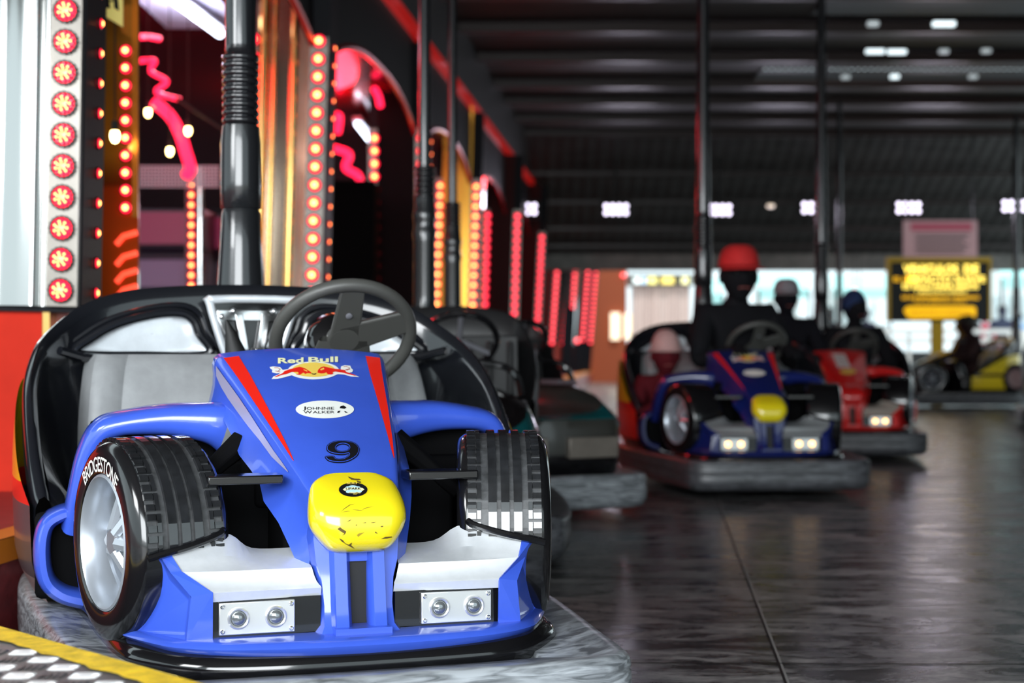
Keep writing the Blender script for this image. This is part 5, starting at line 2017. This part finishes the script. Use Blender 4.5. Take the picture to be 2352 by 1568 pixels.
for i, (x, y) in enumerate(((2168, 55), (2010, 118), (2060, 119), (2168, 118), (2265, 117), (2055, 176), (1942, 177), (1770, 473), (2235, 176), (2005, 55))):
    lbs = ['topmost small ceiling lamp, right half', 'long pair of ceiling lamps, left lamp', 'long pair of ceiling lamps, right lamp', 'small ceiling lamp under the topmost one', 'small ceiling lamp near the top right edge',
           'bright ceiling lamp over the mesh strip', 'faint ceiling lamp left of the mesh strip', 'faint warm lamp between two flood lights', 'ceiling lamp at the right of the mesh strip', 'dim ceiling lamp left of the topmost one']
    g = MB()
    d = 13.6 if y < 100 else (16.5 if y < 150 else 17.8)
    if y > 400:
        d = 23
    wd = .10 if i in (0, 1, 2) else .05
    g.box((-wd, -.03, -.022), (wd, .03, .022))
    tag(g.build('ceiling_lamp', mat('ceiling_lamp_warm', (1, 1, 1), .3, emit=(1, .8, .6), es=1.2) if i == 7 else (mat('ceiling_lamp_dim', (1, 1, 1), .3, emit=(.8, .95, 1), es=.35) if i in (3, 4, 6, 8, 9) else mat('ceiling_lamp_white', (1, 1, 1), .3, emit=(.8, .95, 1), es=1.6)), smooth=False, bevel=.01, loc=PP(x, y, d)),
        lbs[i], 'ceiling lamp')

# ------------------------------------------------------------------ signs
SD = 23.0
sg = thing('sign', 'black sign with glowing yellow lettering and a yellow frame', 'sign', PP(2158, 738, SD))
W_ = lambda x: PX(x, SD) - PX(2158, SD)
Z_ = lambda y: PZ(y, SD) - PZ(738, SD)
g = MB()
g.box((W_(2044), 0, 0), (W_(2274), .08, Z_(592)))
g.build('board', mat('sign_black', (.012, .012, .012), .4), sg, smooth=False)
FRM = mat('sign_frame_yellow', (.8, .48, .02), .4)
g = MB()
g.box((W_(2038), -.03, Z_(602)), (W_(2276), .09, Z_(591)))
g.box((W_(2038), -.02, 0), (W_(2045), .085, Z_(602)))
g.box((W_(2270), -.02, 0), (W_(2276), .085, Z_(602)))
g.build('frame', FRM, sg, smooth=False)
GL = mat('sign_letter_glow', (1, .85, .2), .4, emit=(1.0, .72, .10), es=2.8)
GL2 = mat('sign_letter_amber', (1, .6, .05), .4, emit=(1.0, .50, .0), es=1.6)
for s_, x0, x1, y0, y1, m_, nm2, bo in (('VEHICULOS', 2075, 2200, 629, 608, GL, 'lettering', .03), ('DE', 2214, 2247, 629, 608, GL, 'lettering', .03), ('EL USO', 2053, 2100, 646, 636, GL2, 'lettering', .02),
                                       ('IMPACTO SUAVE', 2084, 2262, 648, 634, GL, 'lettering', .02), ('ES SOLO PARA NINOS', 2074, 2246, 663, 651, GL, 'lettering', .02),
                                       ('Y ADULTOS AL CUIDADO', 2102, 2220, 673, 666, GL, 'lettering', .01), ('DE SUS PERTENENCIAS Y SEGURIDAD', 2072, 2248, 687, 679, GL2, 'lettering', .01), ('NO SE PERMITE FUMAR', 2100, 2218, 696, 690, GL2, 'lettering', 0)):
    vs, fs = text_tris(s_, bo)
    g = MB()
    g.add([(W_(x0 + (x1 - x0) * u), -.012, Z_(y0 + (y1 - y0) * v)) for u, v in vs], fs)
    g.build(nm2, m_, sg, smooth=False, recalc=False)
g = MB()
o = [(2078, 718), (2075, 713), (2082, 704), (2090, 703), (2236, 703), (2241, 707), (2241, 725), (2237, 729), (2094, 732), (2084, 728)]
g.add([(W_(x), -.012, Z_(y)) for x, y in o], [tuple(range(10))])
ban = g.build('banner', mat('banner_amber', (1, .62, .02), .4, emit=(1, .5, .0), es=.9), sg, smooth=False)
vs, fs = text_tris('GRACIAS POR SU COMPRENSION', 0)
g = MB()
g.add([(W_(2090 + 140 * u), -.016, Z_(722 - 8 * v)) for u, v in vs], fs)
g.build('lettering', mat('banner_ink', (.25, .12, .01), .5), ban, smooth=False, recalc=False)
g = MB()
g.box((W_(2140), .02, -PZ(738, SD)), (W_(2168), .07, 0))
g.build('stand', FRM, sg, smooth=False)
nb_ = thing('notice_board', 'pinkish notice board hanging above the yellow lettered sign', 'sign', PP(2160, 590, SD + .3))
W_ = lambda x: PX(x, SD + .3) - PX(2160, SD + .3)
Z_ = lambda y: PZ(y, SD + .3) - PZ(590, SD + .3)
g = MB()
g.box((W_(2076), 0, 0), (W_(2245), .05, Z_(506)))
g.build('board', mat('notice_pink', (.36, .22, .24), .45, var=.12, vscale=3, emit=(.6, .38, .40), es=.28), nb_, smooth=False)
g = MB()
g.box((W_(2092), -.006, Z_(530)), (W_(2232), 0, Z_(512)))
g.build('heading_band', mat('notice_rose', (.36, .08, .12), .5, emit=(.5, .1, .15), es=.25), nb_, smooth=False)
g = MB()
for i in range(6):
    g.box((W_(2100 + i % 2 * 5), -.006, Z_(541 + i * 8)), (W_(2225 - i % 3 * 6), 0, Z_(537 + i * 8)))
tx = g.build('text_line', mat('notice_grey', (.16, .13, .13), .5), nb_, smooth=False)
tx['kind'] = 'stuff'
g = MB()
for x in (2085, 2236):
    g.cyl((W_(x), .02, Z_(506)), (W_(x), .02, 4.2 - PZ(590, SD + .3)), .012, None, 6)
g.build('hanger', BLACKM, nb_)

# ------------------------------------------------------------------ beyond the hall: stalls and passers-by in daylight
st = thing('curtain_stall', 'stall with pale pink striped curtain under coloured lamps beyond the hall', 'stall', (PX(1520, 34), 34, 0))
S_ = lambda x: PX(x, 34) - PX(1520, 34)
g = MB()
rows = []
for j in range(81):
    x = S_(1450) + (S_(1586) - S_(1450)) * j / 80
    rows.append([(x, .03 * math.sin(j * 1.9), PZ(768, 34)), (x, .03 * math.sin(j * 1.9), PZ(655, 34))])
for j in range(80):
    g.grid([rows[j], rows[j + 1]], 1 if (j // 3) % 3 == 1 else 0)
g.build('curtain', [mat('curtain_white_daylit', (.9, .80, .76), .7, emit=(1, .86, .8), es=.15), mat('curtain_pink', (.55, .38, .34), .7)], st, smooth=False, recalc=False)  # faint emission stands in for daylight on the pale cloth
g = MB()
g.box((S_(1445), -.1, PZ(655, 34)), (S_(1592), .6, PZ(630, 34)))
g.build('header', mat('stall_header', (.10, .10, .08), .5), st, smooth=False)
for i, (x, c, w) in enumerate(((1462, (.9, 1, 1), 8), (1478, (.6, .8, 1), 5), (1497, (1, .9, .3), 10), (1532, (1, .8, .2), 14), (1572, (1, .95, .5), 8))):
    g = MB()
    g.box((S_(x - w), -.16, PZ(652, 34)), (S_(x + w), -.1, PZ(637, 34)))
    g.build('lamp', mat('stall_lamp_%d' % i, c, .4, emit=c, es=1.2), st, smooth=False)
g = MB()
g.box((S_(1450), -.3, 0), (S_(1586), .3, PZ(768, 34)))
g.build('base', mat('stall_base_dark', (.05, .02, .02), .6), st, smooth=False)

CYAN = mat('cyan_awning', (.50, .90, .88), .6)
WH = mat('white_cloth', (.92, .95, .95), .6)
for i, (lb, xa, xb, ya, yb, d, m_) in enumerate((('white stall with a cyan awning left of the red car riders', 1600, 1655, 640, 720, 36, 'a'), ('white stall with a cyan awning behind the grey capped rider', 1735, 1850, 630, 740, 38, 'a'),
                                                ('white stall with a cyan awning left of the yellow sign', 1905, 2035, 632, 745, 40, 'a'), ('white stall with a cyan awning right of the yellow sign', 2285, 2420, 600, 760, 34, 'a'))):
    t_ = thing('market_stall', lb, 'stall', (PX((xa + xb) / 2, d), d, 0))
    c0 = PX((xa + xb) / 2, d)
    g = MB()
    za, zb = PZ(yb, d), PZ(ya, d)
    za = max(.2, za)
    g.add([(PX(xa, d) - c0, 0, zb), (PX(xb, d) - c0, 0, zb), (PX(xb, d) - c0, -.5, zb - .38), (PX(xa, d) - c0, -.5, zb - .38)], [(0, 1, 2, 3)])
    g.add([(PX(xa, d) - c0, -.5, zb - .38), (PX(xb, d) - c0, -.5, zb - .38), (PX(xb, d) - c0, -.5, zb - .62), (PX(xa, d) - c0, -.5, zb - .62)], [(0, 1, 2, 3)])
    g.build('awning', CYAN, t_, smooth=False)
    g = MB()
    nW = 4
    for k_ in range(nW):
        x0 = PX(xa, d) - c0 + (xb - xa) / nW * k_ / FPX * d
        g.box((x0 + .06, .4, 0), (x0 + (xb - xa) / nW / FPX * d - .06, .5, zb - .1))
    g.build('wall_cloth', WH, t_, smooth=False)
    g = MB()
    g.box((PX(xa, d) - c0, -.3, 0), (PX(xb, d) - c0, .3, max(.9, za)))
    g.build('counter', mat('stall_counter_%d' % i, ((.6, .65, .7), (.5, .5, .5), (.7, .75, .75), (.85, .85, .8))[i], .6), t_, smooth=False)
    g = MB()
    for x in (xa, xb):
        g.cyl((PX(x, d) - c0, -.5, 0), (PX(x, d) - c0, -.5, zb - .4), .03, None, 8)
    g.build('frame', BLACKM, t_)
rail = thing('fence_rail', 'white rail fence at the back edge of the track below the signs', 'fence', (PX(2090, 29), 29, 0))
g = MB()
for z in (.95, 1.12):
    g.box((-1.6, 0, z), (3.0, .05, z + .09))
g.build('rail', mat('rail_white', (.85, .86, .84), .5), rail, smooth=False)
for x in (-1.5, 0, 1.5, 3.0):
    g = MB()
    g.box((x - .03, .05, 0), (x + .03, .1, 1.2))
    g.build('post', mat('rail_white', (.85, .86, .84), .5), rail, smooth=False)
g = MB()
for i in range(14):
    g.box((-.15 + 0, .12, .1), (-.1, .14, .9)) if False else None
low = MB()
low.box((PX(1455, 30), 30, 0), (11, 30.15, .78))
struct(low.build('wall_back', mat('track_edge_dark', (.015, .015, .016), .6), smooth=False))
folk = [(1640, 33, (.02, .03, .10), (.02, .015, .01), 'passer-by in dark blue just left of the red cap'), (1752, 32, (.55, .56, .58), (.05, .03, .02), 'passer-by in pale clothes between the red cap and the grey cap'),
        (1905, 31.5, (.02, .02, .02), (.02, .015, .01), 'passer-by in black behind the thin dark pole'), (1988, 33, (.03, .03, .05), (.02, .01, .01), 'passer-by in dark clothes left of the yellow sign'),
        (2225, 31.5, (.02, .02, .025), (.03, .02, .01), 'passer-by in black under the right end of the yellow sign'), (2262, 33, (.6, .05, .10), (.05, .03, .02), 'passer-by in a crimson top right of the yellow car riders'),
        (2302, 32, (.05, .06, .10), (.02, .015, .01), 'passer-by in dark grey near the right pole'), (2340, 34, (.25, .45, .8), (.04, .03, .02), 'passer-by in light blue at the right edge')]
for x, d, c, h_, lb in folk:
    person('person', lb, (PX(x, d), d, 0), random.uniform(-1, 1), random.uniform(.93, 1.03), jacket=c, seated=False, hatcol=h_)
# two red lamps over the hooded driver and small red lamps along the far rail
for i, (x, y, d, lb) in enumerate(((1962, 668, 25, 'upper of two red lamps above the hooded driver'), (1975, 684, 25, 'lower of two red lamps above the hooded driver'), (1240, 495, 26, 'small red lamp under the leftmost flood light'),
                                  (1313, 495, 26, 'small red lamp left of the second flood light'), (1432, 632, 37.97, 'small red lamp at the end wall'), (1305, 780, 33, 'low red lamp between the far posts, left'), (1326, 782, 33, 'low red lamp between the far posts, right'))):
    g = MB()
    g.lathe((0, 0, 0), (0, -1, 0), [(0, .05), (.02, .045), (.035, .025), (.038, 0)], 14)
    if d <= 26:
        g.cyl((0, .01, 0), (0, .01, (4.2 if d < 23.3 else lerp([23.3, 24.6, 25.9, 27.0], [4.2, 3.55, 2.95, 2.48], d)) - PZ(y, d)), .006, None, 5, mi=1)
    tag(g.build('signal_lamp', [LCORE2, BLACKM], loc=PP(x, y, d)), lb, 'lamp')
g = MB()
g.lathe((0, 0, 0), (0, 0, 1), [(0, .12), (.3, .09), (1.0, .04), (3.9, .03)], 12)
tag(g.build('thin_pole', MATS['pole_paint'], loc=(PX(1928, 19), 19, 0)), 'thin dark pole rising between the red car riders and the yellow sign', 'pole')
